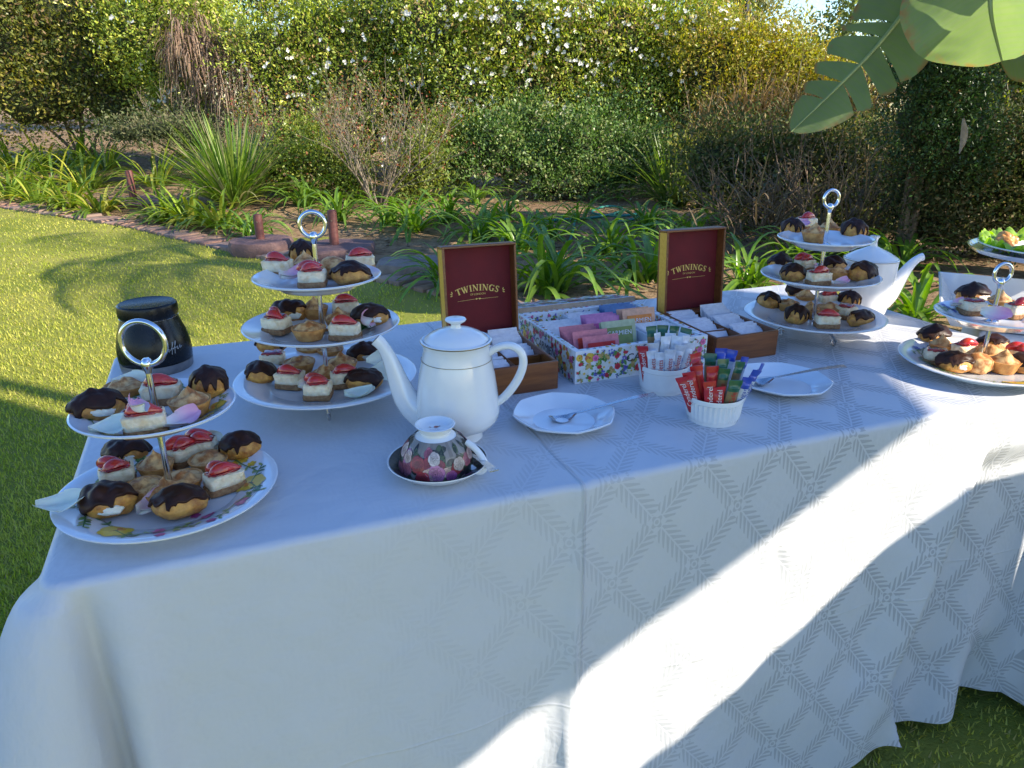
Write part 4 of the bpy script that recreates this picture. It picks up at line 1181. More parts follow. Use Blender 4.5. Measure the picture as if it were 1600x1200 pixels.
def stick_mesh(col, tip, L=.088, w=.018):
    key = (col, tip, L, w)
    if key in SM: return SM[key]
    mb = MB(); n = 10; V = []; F = []
    m1 = solid('stick_paper', col, .32, coat=.25, bump=.3, bscale=260); m2 = solid('stick_end', tip, .32, coat=.25)
    zs = [0, .004, .006, .012, L * .3, L * .6, L - .018, L - .012, L - .0105, L - .006, L]
    for k, z in enumerate(zs):
        fl = .10 if k in (0, 1, 9, 10) else (.16 if k in (2, 8) else .42); ww = w / 2 * (1.06 if fl < .12 else .94)
        for i in range(n):
            a = 2 * PI * i / n; V.append((ww * math.cos(a), ww * fl * math.sin(a) + .0006 * math.sin(z * 300), z))
    for k in range(len(zs) - 1):
        for i in range(n):
            j = (i + 1) % n; mb.add([], [])
    mb.v = V
    for k in range(len(zs) - 1):
        for i in range(n):
            j = (i + 1) % n; mb.f.append((k*n+i, k*n+j, (k+1)*n+j, (k+1)*n+i)); mb.c.append(None); mb.m.append(1 if k >= 6 else 0)
    mb.f += [tuple(range(n - 1, -1, -1)), tuple(range((len(zs)-1)*n, len(zs)*n))]; mb.c += [None, None]; mb.m += [0, 1]
    SM[key] = mb.mesh('stick', [m1, m2], 50)
    return SM[key]
WHT, RED, BRN, GRN, BLU, SIL = (.74, .74, .76), (.52, .02, .025), (.26, .17, .07), (.015, .11, .05), (.02, .06, .42), (.62, .66, .72)
def stick(base, dx, dy, az, lx, ly, col, tip, label, word=None, wcol=None, L=.088, z0=.008, w=.018, sub=None):
    o = put('sugar_stick' if col == WHT else 'sachet_stick', stick_mesh(col, tip, L, w))
    o.matrix_world = Matrix.Translation(Vector(base) + Vector((dx * .95, dy * .95, z0))) @ Matrix.Rotation(lx * 1.25, 4, 'Y') @ Matrix.Rotation(-ly * 1.2, 4, 'X') @ Matrix.Rotation(az, 4, 'Z')
    tag(o, label, 'stick', 'sachet sticks in the ramekins')
    if word:
        put('lettering', text_mesh(word, .0115, wcol, .1), o, (0, -w * .235, L * .58), frame_rot((0, 0, 1), (-1, 0, 0)))
    if sub:
        put('lettering', text_mesh(sub[0], .005, sub[1]), o, (w * .33, -w * .19, L * .58), frame_rot((0, 0, 1), (-1, 0, 0)))
    return o
ri = solid('red_lettering', (.55, .03, .03)); wi = solid('white_lettering', (.75, .75, .75)); bi = solid('blue_lettering', (.03, .08, .4))
for k, (dx, dy, az, lx, ly, L) in enumerate(((-.019, -.026, .1, -.10, -.05, .070), (-.009, -.029, -.05, -.06, -.06, .068), (.002, -.030, .05, .00, -.08, .074), (.010, -.026, .2, .10, -.04, .080), (.022, -.020, .5, .18, .0, .082))):
    stick(r1, dx, dy, az, lx, ly, WHT, WHT, ('white sugar stick with red lettering, %s of the front row' % ('leftmost', 'second', 'third', 'fourth', 'rightmost')[k]), 'Huletts', ri, L, sub=('White Sugar', bi) if k < 4 else None)
for k, (dx, dy, az, lx, ly) in enumerate(((-.004, -.012, .3, .02, .02), (.008, -.010, -.2, .1, .05), (.018, -.006, .6, .16, .06), (.004, .0, .1, .06, .1), (.016, .006, -.4, .18, .1), (-.010, .002, .8, -.02, .1))):
    stick(r1, dx, dy, az, lx, ly, WHT, WHT, 'white sugar stick in the middle of the plain ramekin', L=.088)
stick(r1, -.028, -.018, -.5, -.16, -.02, RED, RED, 'red sachet stick at the left rim of the plain ramekin', 'Canderel', wi, .076)
stick(r1, -.018, -.014, -.1, -.06, .0, RED, WHT, 'red stick with white end in the plain ramekin', None, None, .078)
stick(r1, .030, .002, .9, .24, .05, RED, WHT, 'red stick leaning at the right rim of the plain ramekin', None, None, .080)
for k, (dx, dy, az, lx, ly) in enumerate(((-.012, .022, .2, -.06, .12), (.0, .026, -.1, .02, .14), (.011, .024, .3, .1, .12), (.021, .016, -.2, .18, .12))):
    stick(r1, dx, dy, az, lx, ly, BRN, GRN, 'green-ended brown stick at the back of the plain ramekin', L=.094)
RL = ('leftmost red stick spilling over the fluted ramekin rim', 'second red stick leaning out of the fluted ramekin', 'third red stick leaning left in the fluted ramekin', 'upright red stick with white lettering in the fluted ramekin', 'short red stick at the front of the fluted ramekin', 'red stick standing behind the front ones in the fluted ramekin', 'tall red stick at the back left of the fluted ramekin')
for k, (dx, dy, az, lx, ly, L) in enumerate(((-.030, -.012, -.4, -.34, -.10, .074), (-.025, -.017, -.3, -.26, -.06, .080), (-.018, -.012, -.2, -.18, .0, .084), (-.012, -.029, .0, -.10, -.08, .066), (-.002, -.030, .1, -.04, -.10, .058), (-.008, -.014, .1, -.04, .0, .082), (-.016, .010, .4, -.14, .06, .094))):
    stick(r2, dx, dy, az, lx, ly, RED, RED, RL[k], 'Canderel' if k in (0, 1, 3, 4) else None, wi, L)
BLs = ('brown stick with red lettering at the front of the fluted ramekin', 'narrow brown stick with green end beside the red sticks', 'brown stick with green end in the middle of the fluted ramekin', 'brown stick with green end behind the blue sticks', 'brown stick with green end leaning back in the fluted ramekin')
for k, (dx, dy, az, lx, ly, L, w) in enumerate(((.012, -.027, .2, .10, -.10, .068, .021), (.002, -.016, -.1, .04, -.02, .080, .016), (.004, -.002, .2, .04, .04, .088, .018), (.018, -.004, .4, .16, .04, .086, .018), (-.004, .014, -.3, -.02, .1, .090, .018))):
    stick(r2, dx, dy, az, lx, ly, BRN, GRN, BLs[k], 'Cafe' if k in (0, 1) else None, ri, L, w=w)
BS = ('blue-ended silver stick at the right rim of the fluted ramekin', 'blue-ended stick at the front right of the fluted ramekin', 'tall blue-ended stick at the back of the fluted ramekin', 'blue-ended stick leaning furthest right', 'blue-ended stick between the brown and the rightmost ones', 'second blue-ended stick at the back of the fluted ramekin')
for k, (dx, dy, az, lx, ly, L) in enumerate(((.030, -.010, .5, .28, -.02, .080), (.024, -.020, .3, .20, -.06, .070), (.008, .020, .1, .04, .12, .096), (.034, .002, .9, .36, .04, .088), (.024, .008, .6, .2, .06, .090), (.016, .022, -.2, .12, .12, .094))):
    stick(r2, dx, dy, az, lx, ly, SIL, BLU, BS[k], 'Sugar' if k < 2 else None, bi, L)

# square dish, silver pedestal, salad plate
def square_dish():
    c = tq(-.085, .0)
    root = empty('square_dish', (c.x, c.y, TZ), A2, 'large square white china dish with flared sides on the second table', 'dish')
    a, b, h, fl = .44, .36, .055, .035
    mb = MB(); inn = lambda z, o: [(fl - o, fl - o, z), (a - fl + o, fl - o, z), (a - fl + o, b - fl + o, z), (fl - o, b - fl + o, z)]
    R_ = [inn(.002, -.0), inn(.003, .004), inn(h, fl), inn(h + .001, fl - .003), inn(h, fl - .006), inn(.008, .0), inn(.006, -.006)]
    V = [p for r in R_ for p in r]; F = [(3, 2, 1, 0)]
    for k in range(len(R_) - 1):
        for i in range(4):
            j = (i + 1) % 4; F.append((k*4+i, k*4+j, k*4+4+j, k*4+4+i))
    F.append(tuple(range(24, 28)))
    mb.add(V, F); mb.build('dish', M['china'], root, smooth=False)
square_dish()
PC = tq(.145, .262)
ped = empty('pedestal_stand', (PC.x, PC.y, TZ + .0085), 0, 'polished silver pedestal stand carrying the savoury plate', 'pedestal stand')
mb = MB(); mb.lathe([(0, 0), (.078, 0), (.080, .003), (.066, .008), (.040, .020), (.022, .042), (.014, .070), (.013, .095), (.020, .112), (.034, .120), (0, .120)], 48, cap0=False, cap1=False); mb.build('foot', M['chrome'], ped)
mb = MB(); mb.lathe([(0, .120), (.12, .122), (.178, .128), (.186, .136), (.188, .139), (.184, .139), (.176, .132), (0, .126)], 64, cap0=False, cap1=False); mb.build('tray', M['chrome'], ped)
mb = MB(); mb.lathe(plate_prof(.170, .018), 64, cap0=False, cap1=False)
sp = mb.build('dinner_plate', M['plate'], None, loc=(PC.x, PC.y, TZ + .0085 + .131)); tag(sp, 'white plate of pastries and lettuce on the silver pedestal', 'plate')
c3 = tq(.17, .10); mb = MB(); mb.lathe(plate_prof(.09, .014), 56, cap0=False, cap1=False)
tag(mb.build('dinner_plate', M['plate'], None, loc=(c3.x + .03, c3.y, TZ + .0115)), 'small white plate lying inside the square dish', 'plate')
# ================================================================== PASTRIES
def nz(p, s=1.0): return mnoise.noise(Vector(p) * s)
def bun_r(a, th, seed, L, Wd, H, lump=.10):
    x, y, z = math.cos(a) * math.sin(th), math.sin(a) * math.sin(th), math.cos(th)
    k = 1 + lump * nz((x * 1.3 + seed * 3.1, y * 1.3, z * 1.3), 1.5) + .05 * nz((x * 3 + seed, y * 3 + 5, z * 3), 1.2)
    fx = 1 + .08 * math.cos(2 * a + seed)
    X, Y, Z = L / 2 * x * k * fx, Wd / 2 * y * k, H / 2 * z * k
    return X, Y, max(Z, -H * .36) + H * .36
def bun_meshes(seed, L, Wd, H, cover=1.5, drip=.45, offx=0.0):
    rnd = random.Random(seed); na, nt = 36, 20
    mb = MB(); V = [bun_r(2*PI*i/na, PI * j / (nt - 1), seed, L, Wd, H) for j in range(nt) for i in range(na)]
    F = [(j*na+i, j*na+(i+1) % na, (j+1)*na+(i+1) % na, (j+1)*na+i) for j in range(nt - 1) for i in range(na)]
    mb.add(V, [f[::-1] for f in F]); bun = mb.mesh('bun', M['choux'], 'all')
    dr = [(rnd.uniform(0, 2*PI), rnd.uniform(.08, .20), rnd.uniform(.2, 1.15) * drip) for _ in range(10)]
    def lim(a):
        t = cover - .1 + .22 * math.sin(a * 2 + seed) + .10 * math.sin(a * 5 + seed * 2) + .06 * math.sin(a * 9 + seed) + offx * math.cos(a)
        for (c, w, h) in dr:
            d = (a - c + PI) % (2 * PI) - PI; t += h * math.exp(-(d / w) ** 2)
        return min(t, 2.15)
    nb = 72; nr = 18; V = []
    for j in range(nr):
        for i in range(nb):
            a = 2*PI*i/nb; f = j / (nr - 1); th = .02 + (lim(a) - .02) * f
            x, y, z = bun_r(a, th, seed, L, Wd, H)
            n = Vector((x / L, y / Wd, (z - H * .36) / H)).normalized()
            t = .0022 + .0007 * nz((x * 90, y * 90, z * 90 + seed)); t *= (1 - f ** 10) ; t += .0012 * math.exp(-((f - .9) / .08) ** 2)
            if j == nr - 1: t = -.0008
            pk = .0035 * math.exp(-((x - L * .06 * math.sin(seed)) ** 2 + (y + Wd * .05) ** 2) / (.0055 ** 2)) if seed % 2 == 0 else 0
            wave = .0020 * nz((x * 120 + seed * 3, y * 120, 1)) * (1 - f ** 3)
            V.append((x + n.x * t, y + n.y * t, z + n.z * t + pk + wave))
    F = [(j*nb+i, j*nb+(i+1) % nb, (j+1)*nb+(i+1) % nb, (j+1)*nb+i) for j in range(nr - 1) for i in range(nb)]
    F.append(tuple(range(nb - 1, -1, -1)))
    mb = MB(); mb.add(V, [f[::-1] for f in F]); gl = mb.mesh('chocolate_glaze', M['choc'], 'all')
    return bun, gl
BUNS = [bun_meshes(s, *d) for s, d in ((1, (.056, .044, .036, 1.45, .6)), (2, (.050, .046, .036, 1.35, .75)), (3, (.060, .042, .034, 1.5, .45)), (4, (.048, .046, .040, 1.45, .8)), (5, (.064, .036, .032, 1.25, .5, .35)), (6, (.054, .048, .038, 1.2, .7, .3)), (7, (.052, .042, .037, 1.55, .5, -.3)), (8, (.058, .045, .034, 1.3, .65, .2)), (9, (.047, .044, .041, 1.2, .9)), (10, (.061, .040, .035, 1.4, .55, -.2)))]
def blob(L, Wd, H, seed, e=2.2, amp=.08, nf=2.0, n=26, m=14, flat=.4):
    V = []
    def pw(x): return math.copysign(abs(x) ** (2 / e), x)
    for j in range(m):
        th = PI * j / (m - 1)
        for i in range(n):
            a = 2 * PI * i / n
            x, y, z = pw(math.sin(th)) * pw(math.cos(a)), pw(math.sin(th)) * pw(math.sin(a)), pw(math.cos(th))
            k = 1 + amp * nz((x * nf + seed * 5.3, y * nf + 2, z * nf)) + amp * .5 * nz((x * nf * 3 + seed, y * nf * 3, z * nf * 3 + 9))
            V.append((L / 2 * x * k, Wd / 2 * y * k, (max(z * k, -flat * 2 + .0) * H / 2)))
    zmin = min(v[2] for v in V); V = [(x, y, z - zmin) for x, y, z in V]
    F = [(j*n+i, (j+1)*n+i, (j+1)*n+(i+1) % n, j*n+(i+1) % n) for j in range(m - 1) for i in range(n)]
    return MB().add(V, F)
CREAM = [blob(.026, .012, .013, s, 2, .25).mesh('cream', M['cream'], 'all') for s in (1, 2)]
def tart_meshes(seed, R=.0205, H=.0145, top=.016):
    mb = MB(); mb.lathe([(0, 0), (R * .70, 0), (R * .74, .001), (R * .98, H), (R * 1.0, H + .0012), (R * .93, H + .0012), (R * .80, H - .002), (0, H - .003)], 48, fn=lambda r, z, a: (r * (1 + .018 * math.sin(a * 16) + .025 * math.sin(a * 3 + seed)), z), cap0=False, cap1=False)
    shell = mb.mesh('pastry_shell', M['tart'], 60)
    n, m = 36, 14; V = []
    for j in range(m):
        f = j / (m - 1)
        for i in range(n):
            a = 2 * PI * i / n; r = R * .95 * f
            sw = .0014 * math.sin(a * 2 + f * 9 + seed) * math.sin(PI * f)
            h = top * (1 - f ** 1.5) * (.75 + .25 * math.exp(-f * 5) * (1.6 if seed % 2 else .6)) + sw + .0012 * nz((r * math.cos(a) * 160 + seed, r * math.sin(a) * 160, 3))
            V.append((r * math.cos(a), r * math.sin(a), H - .001 + max(0, h)))
    F = [(j*n+i, (j+1)*n+i, (j+1)*n+(i+1) % n, j*n+(i+1) % n) for j in range(m - 1) for i in range(n)]
    return shell, MB().add(V, F).mesh('custard_top', M['dust'], 'all')
TARTS = [tart_meshes(s, R, H, t) for s, R, H, t in ((1, .0205, .0145, .015), (2, .0215, .014, .012), (3, .0195, .015, .017), (4, .021, .0135, .011))]
PUFFS = [tuple([blob(.046, .044, .034, s, 2.1, .16, 1.6).mesh('puff', M['dust'], 'all')]) for s in (3, 5)]
def strawberry(L, Wd, H, seed):            # sliced berry: half a teardrop lying on its cut side
    n, m = 16, 12; V = []
    for j in range(m):
        t = j / (m - 1); w = math.sin(PI * t ** .75) ** .75
        for i in range(n):
            a = PI * 2 * i / n; y = math.cos(a) * Wd / 2 * w; z = math.sin(a); z = z * H * w if z > 0 else z * H * .12 * w
            V.append(((t - .5) * L, y, z + H * .12 + .003 * math.sin(PI * t)))
    F = [(j*n+i, (j+1)*n+i, (j+1)*n+(i+1) % n, j*n+(i+1) % n) for j in range(m - 1) for i in range(n)]
    return MB().add(V, F).mesh('strawberry_slice', M['berry'], 60)
BERRY = [strawberry(.036, .015, .0085, 1), strawberry(.029, .016, .0075, 2)]
CAKES = []
for s in range(4):
    L, Wd = (.040, .037, .042, .036)[s], (.030, .032, .027, .031)[s]
    b = blob(L, Wd, .0095, s + 1, 6, .07, 2.5).mesh('biscuit_base', M['biscuit'], 'all')
    c = blob(L * .97, Wd * .97, .0165, s + 11, 5.5, .09, 3).mesh('cheesecake_layer', M['cheese'], 'all')
    j = blob(L * .80, Wd * .74, .006, s + 21, 2.6, .3, 2.4).mesh('fruit_glaze', M['jelly'], 'all')
    CAKES.append((b, c, j))
ctr = {'n': 0}
GRP = {'choc': 'chocolate-glazed choux buns', 'tart': 'dusted custard tartlets', 'puff': 'dusted custard tartlets', 'cake': 'strawberry cheesecake squares', 'petal': 'scattered rose petals', 'wpetal': 'scattered rose petals'}
NAMES = {'choc': ('choux_bun', 'choux bun'), 'tart': ('custard_tartlet', 'tartlet'), 'puff': ('cream_puff', 'cream puff'), 'cake': ('cheesecake_square', 'cheesecake')}
DESC = {'choc': 'chocolate-glazed choux bun', 'tart': 'cinnamon-dusted custard tartlet', 'puff': 'pale dusted cream puff', 'cake': 'strawberry cheesecake square', 'petal': 'pink rose petal', 'wpetal': 'cream white rose petal'}
def petal_mesh(seed, L, Wd, mat):
    rnd = random.Random(seed); nu, nv = 13, 13; V = []; F = []
    cup = rnd.uniform(.004, .009); tw = rnd.uniform(-.6, .6)
    for sg in (0, 1):
        for j in range(nv):
            for i in range(nu):
                t = i / (nu - 1); s = -1 + 2 * j / (nv - 1)
                w = Wd / 2 * (math.sin(PI * (t * .86 + .07)) ** .6) * (.72 + .5 * t)
                x = (t - .5) * L - .004 * s * s * (t > .5); y = s * w
                z = cup * (t - .35) ** 2 * 3 + cup * 1.1 * s * s * (1 - .4 * t) + .0022 * math.sin(t * 5 + seed) * s + .0012 * math.sin(s * 6 + seed)
                z += tw * x * y * 14
                V.append((x, y, z + .003 - sg * .0005))
    for sg in (0, 1):
        for j in range(nv - 1):
            for i in range(nu - 1):
                a = sg*nu*nv + j*nu + i; q = (a, a+1, a+nu+1, a+nu); F.append(q[::-1] if sg else q)
    ring = [i for i in range(nu)] + [j*nu+nu-1 for j in range(1, nv)] + [(nv-1)*nu+i for i in range(nu-2, -1, -1)] + [j*nu for j in range(nv-2, 0, -1)]
    for a, b in zip(ring, ring[1:] + ring[:1]): F.append((a, b, nu*nv+b, nu*nv+a))
    return MB().add(V, F).mesh('rose_petal', mat, 'all')
PETP = [petal_mesh(s, .040, .026, M['petalp']) for s in (1, 2, 3)]
PETW = [petal_mesh(s, .046, .034, M['petalw']) for s in (4, 5, 6)]
def pastry(kind, p, rz, label, var=None, s=1.0, lean=0.0, tilt=0.0, berry=None):
    ctr['n'] += 1; k = ctr['n'] if var is None else var
    if kind in ('petal', 'wpetal'):
        me = (PETP if kind == 'petal' else PETW)[k % 3]
        o = put('rose_petal', me, None, tuple(p), (lean, tilt, rz), (s, s, s)); return tag(o, label, 'petal', GRP[kind])
    nm, cat = NAMES[kind]
    root = empty(nm, tuple(p), rz, label, cat, GRP[kind]); root.scale = (s, s, s); root.rotation_euler = (lean, tilt, rz)
    if kind == 'choc':
        k = (ctr['n'] * 7 + k) % 10; b, g = BUNS[k]; put('bun', b, root); put('chocolate_glaze', g, root)
        if k % 3 == 0: put('cream', CREAM[k % 2], root, (.006, -.016, .006))
    elif kind == 'tart':
        a, b = TARTS[k % 4]; put('pastry_shell', a, root); put('custard_top', b, root)
    elif kind == 'puff':
        put('puff', PUFFS[k % 2][0], root)
    else:
        b, c, j = CAKES[k % 4]; put('biscuit_base', b, root); put('cheesecake_layer', c, root, (0, 0, .0075)); 
        put('fruit_glaze', j, root, (0, 0, .0205))
        if berry != 0:
            put('strawberry_slice', BERRY[k % 2], root, (.001, -.004, .0225), (0, 0, random.uniform(-.3, .3)), (1, 1, 1))
            if berry == 2 or k % 2: put('strawberry_slice', BERRY[(k + 1) % 2], root, (-.003, .006, .0235), (.5, -.12, random.uniform(-.7, .2)))
    return root
def plate_set(z, stand, items, s=1.0):
    for it in items:
        kind, px, py, rz, place = it[:5]; kw = it[5] if len(it) > 5 else {}
        zz = z + kw.pop('dz', 0) + .001
        p = at(px, py, zz); kw['s'] = kw.get('s', 1.0) * {'tart': 1.14, 'cake': 1.12, 'choc': 1.02, 'puff': 1.08}.get(kind, 1.0)
        pastry(kind, p, rz, '%s %s of %s' % (DESC[kind], place, stand), **kw)
T = TZ
plate_set(T + .115, 'upper plate, near floral two-tier stand', [
 ('choc', 156, 650, .35, 'at left rim', dict(var=2, dz=.004, s=.98)), ('tart', 199, 621, 0, 'at the back', dict(var=1)), ('cake', 256, 628, .25, 'behind the pole', dict(var=2)),
 ('choc', 330, 617, .5, 'at right rim', dict(var=0, dz=.005, s=.98)), ('tart', 300, 647, 1, 'in front right', dict(var=0, s=1.03)), ('cake', 230, 676, .35, 'at the front', dict(var=0, berry=2)),
 ('wpetal', 178, 674, .5, 'at front left', dict(dz=.006, lean=.15)), ('petal', 284, 662, .9, 'at the front', dict(dz=.006, s=1.1, lean=.3)), ('wpetal', 207, 602, .2, 'at the back rim', dict(dz=.012, lean=.6)), ('petal', 214, 645, 2.5, 'on top of the front cheesecake', dict(dz=.036, s=.8, lean=.4))])
plate_set(T + .010, 'lower plate, near floral two-tier stand', [
 ('choc', 201, 720, .1, 'at back left', dict(var=3)), ('tart', 247, 744, 0, 'just left of the pole', dict(var=2)), ('tart', 229, 777, 0, 'in front left', dict(var=1)), ('cake', 186, 757, .5, 'at left', dict(var=1, berry=2)),
 ('choc', 172, 800, .2, 'at front left', dict(var=1, dz=.002, s=1.08)), ('choc', 283, 800, .6, 'at the front', dict(var=5, dz=.002, s=1.02)), ('tart', 288, 766, 0, 'just right of the pole', dict(var=3, s=1.05)), ('cake', 289, 722, .9, 'behind the pole', dict(var=3, berry=2)),
 ('tart', 328, 734, 0, 'at right', dict(var=1)), ('cake', 353, 764, .7, 'at the right', dict(var=2, berry=2)), ('choc', 378, 711, .7, 'at back right', dict(var=4, dz=.006)),
 ('cake', 318, 712, .2, 'at back right', dict(var=1)), ('tart', 262, 786, 0, 'in front of the pole', dict(var=0)), ('wpetal', 98, 792, .3, 'hanging over left rim', dict(dz=.018, s=1.15, lean=.1)), ('petal', 236, 797, 1.2, 'at the front', dict(dz=.004, lean=.3)), ('wpetal', 326, 696, .1, 'at the back', dict(dz=.012, lean=.5))])
plate_set(T + .198, 'top plate, left three-tier stand', [
 ('cake', 436, 430, -.2, 'at left', dict(var=0, dz=.003)), ('choc', 475, 409, .2, 'at the back', dict(var=2)), ('tart', 478, 427, 0, 'left of the pole', dict(var=2)), ('puff', 522, 434, 0, 'right of the pole', dict(var=0)),
 ('cake', 489, 447, .1, 'at the front', dict(var=1)), ('choc', 549, 442, .3, 'at front right', dict(var=3, dz=.002)), ('cake', 564, 422, .2, 'at back right', dict(var=2, dz=.002)), ('petal', 456, 437, .7, 'at the front', dict(dz=.006, lean=.3))])
plate_set(T + .123, 'middle plate, left three-tier stand', [
 ('choc', 453, 500, .2, 'at back left', dict(var=1)), ('tart', 493, 496, 0, 'at the back', dict(var=2)), ('cake', 434, 519, -.35, 'at left', dict(var=3, dz=.002)), ('tart', 484, 529, 0, 'at the front', dict(var=1, s=1.05)),
 ('tart', 531, 512, 0, 'right of the pole', dict(var=0)), ('cake', 541, 493, .3, 'at the back', dict(var=0)), ('choc', 579, 507, .2, 'at right', dict(var=3, dz=.003)), ('cake', 540, 529, -.1, 'at front right', dict(var=2)),
 ('petal', 566, 509, 2.0, 'leaning on the right bun', dict(dz=.012, lean=.9, s=1.1))])
plate_set(T + .037, 'bottom plate, left three-tier stand', [
 ('choc', 427, 547, .2, 'at back left', dict(var=4)), ('cake', 428, 573, 0.05, 'at left', dict(var=3, berry=0)), ('tart', 470, 580, 0, 'left of the pole', dict(var=3, s=1.08)), ('tart', 486, 556, 0, 'at the back', dict(var=1)), ('tart', 517, 558, 0, 'behind the pole', dict(var=3)),
 ('tart', 535, 582, 0, 'right of the pole', dict(var=0, s=1.08)), ('tart', 512, 597, 0, 'at the front', dict(var=2)), ('choc', 409, 596, -.1, 'at front left', dict(var=4, dz=.002)), ('choc', 571, 563, .2, 'at back right', dict(var=5)), ('choc', 570, 606, .15, 'at front right', dict(var=1, dz=.002)),
 ('cake', 498, 621, .02, 'at the front', dict(var=1, berry=2)), ('cake', 541, 603, .3, 'in front right', dict(var=2)), ('cake', 455, 604, -.2, 'in front left', dict(var=0)), ('petal', 486, 602, .4, 'behind the front cheesecake', dict(dz=.016, lean=.8)), ('wpetal', 603, 583, .3, 'at right rim', dict(dz=.014, lean=.7, s=1.1)), ('wpetal', 563, 621, .3, 'at front right', dict(dz=.004)), ('wpetal', 592, 565, .6, 'at back right', dict(dz=.014, lean=.6))])
plate_set(T + .192, 'top plate, right three-tier stand', [
 ('choc', 1236, 369, .3, 'at left', dict(var=1)), ('cake', 1258, 358, .4, 'at the back', dict(var=0)), ('tart', 1271, 377, 0, 'at the front', dict(var=0, s=1.1)), ('tart', 1294, 368, 0, 'behind the pole', dict(var=2)), ('choc', 1332, 374, .2, 'at right', dict(var=3, s=1.1)), ('petal', 1250, 352, .2, 'at the back rim', dict(dz=.014, lean=.6))])
plate_set(T + .118, 'middle plate, right three-tier stand', [
 ('choc', 1217, 419, .7, 'at back left', dict(var=0)), ('choc', 1238, 438, -.4, 'at front left', dict(var=5)), ('cake', 1256, 423, .3, 'at the back', dict(var=3)), ('choc', 1300, 425, .2, 'behind the pole', dict(var=1)), ('tart', 1306, 436, 0, 'right of the pole', dict(var=1)),
 ('cake', 1278, 444, .2, 'at the front', dict(var=2)), ('choc', 1346, 438, .5, 'at right', dict(var=4, s=1.08)), ('petal', 1313, 445, .3, 'at the front', dict(dz=.005)), ('petal', 1275, 424, 1.4, 'left of the pole', dict(dz=.016, lean=.8))])
plate_set(T + .037, 'bottom plate, right three-tier stand', [
 ('choc', 1200, 481, 1.1, 'at left', dict(var=3)), ('tart', 1230, 484, 0, 'at left', dict(var=3)), ('choc', 1246, 462, .2, 'at the back', dict(var=0)), ('tart', 1257, 474, 0, 'left of the pole', dict(var=2)), ('tart', 1264, 495, 0, 'at the front', dict(var=0)),
 ('choc', 1243, 504, .3, 'at front left', dict(var=1)), ('cake', 1291, 477, .2, 'behind the pole', dict(var=0)), ('tart', 1295, 493, 0, 'right of the pole', dict(var=1, s=1.1)), ('cake', 1291, 511, -.1, 'at the front', dict(var=2)), ('choc', 1325, 480, .2, 'at back right', dict(var=3)), ('cake', 1320, 496, .5, 'at right', dict(var=1, berry=0)), ('choc', 1343, 507, .4, 'at front right', dict(var=5))])
plate_set(T + .095, 'upper plate, sunlit two-tier stand', [
 ('choc', 1517, 471, .2, 'at the back', dict(var=3, s=1.1)), ('cake', 1517, 490, 0, 'at left', dict(var=1, berry=0)), ('tart', 1560, 483, 0, 'right of the pole', dict(var=2)), ('cake', 1588, 496, .2, 'at right', dict(var=2)), ('petal', 1497, 479, .4, 'at left rim', dict(dz=.010)), ('petal', 1556, 494, -.6, 'at the front', dict(dz=.012, lean=.8, s=1.2))])
plate_set(T + .010, 'lower plate, sunlit two-tier stand', [
 ('choc', 1457, 535, .2, 'at left', dict(var=1, dz=.004, s=1.1)), ('tart', 1468, 551, 0, 'behind the front bun', dict(var=2)), ('cake', 1505, 558, .2, 'in the middle', dict(var=0)), ('cake', 1460, 567, -.4, 'at front left', dict(var=3, berry=0)), ('choc', 1488, 578, -.35, 'at the front', dict(var=4, dz=.002)),
 ('puff', 1524, 580, 0, 'at the front', dict(var=1)), ('puff', 1543, 565, .4, 'right of the pole', dict(var=0)), ('choc', 1549, 548, .2, 'at the back', dict(var=0)), ('tart', 1565, 580, 0, 'at front right', dict(var=0, s=1.2)), ('cake', 1590, 566, .3, 'at right', dict(var=1)), ('choc', 1598, 580, .2, 'at right rim', dict(var=2))])
# mint sprig
p = at(562, 523, T + .124); root = empty('mint_sprig', tuple(p), .3, 'green mint sprig on the middle plate of the left three-tier stand', 'mint')
for k in range(7):
    mb = MB(); L = .018 - .001 * k
    mb.grid(7, 5, lambda i, j: (i * L, (j - .5) * .010 * math.sin(PI * (i * .85 + .1)) + .0005 * math.sin(i * 30) * (j - .5), .004 + .006 * math.sin(i * 2) + .003 * (j - .5) ** 2 * 4))
    mb.build('leaf', M['mint'], root, rot=(0, -.15 * k, k * .9))
# savoury plate
M['crust'] = pmat('golden_croissant_crust', (.62, .30, .07), (.36, .13, .025), 60, .35, .5, 150, .002, .35, .7)
M['lettuce'] = leafmat('lettuce_leaf', .4, .4, use_col=False, c1=(.36, .50, .08), c2=(.16, .30, .04))
pz = T + .0085 + .1315
for k, (a, r) in enumerate(((3.0, .125), (3.6, .125), (4.3, .12), (2.35, .12), (5.0, .12))):
    x, y = PC.x + r * math.cos(a), PC.y + r * math.sin(a)
    root = empty('croissant_roll', (x, y, pz + .004), a + 1.2, 'small golden filled croissant, %s on the pedestal plate' % ('leftmost', 'second from the left', 'third from the left', 'at the back', 'at the front')[k], 'croissant', 'croissants on the pedestal plate')
    for i, xx in enumerate((-.026, -.013, 0, .013, .026)):
        put('crust_fold', blob(.020, .034 - abs(xx) * .5, .034 - abs(xx) * .5, k * 5 + i, 2.2, .12).mesh('crust_fold', M['crust'], 'all'), root, (xx, abs(xx) * .3, 0))
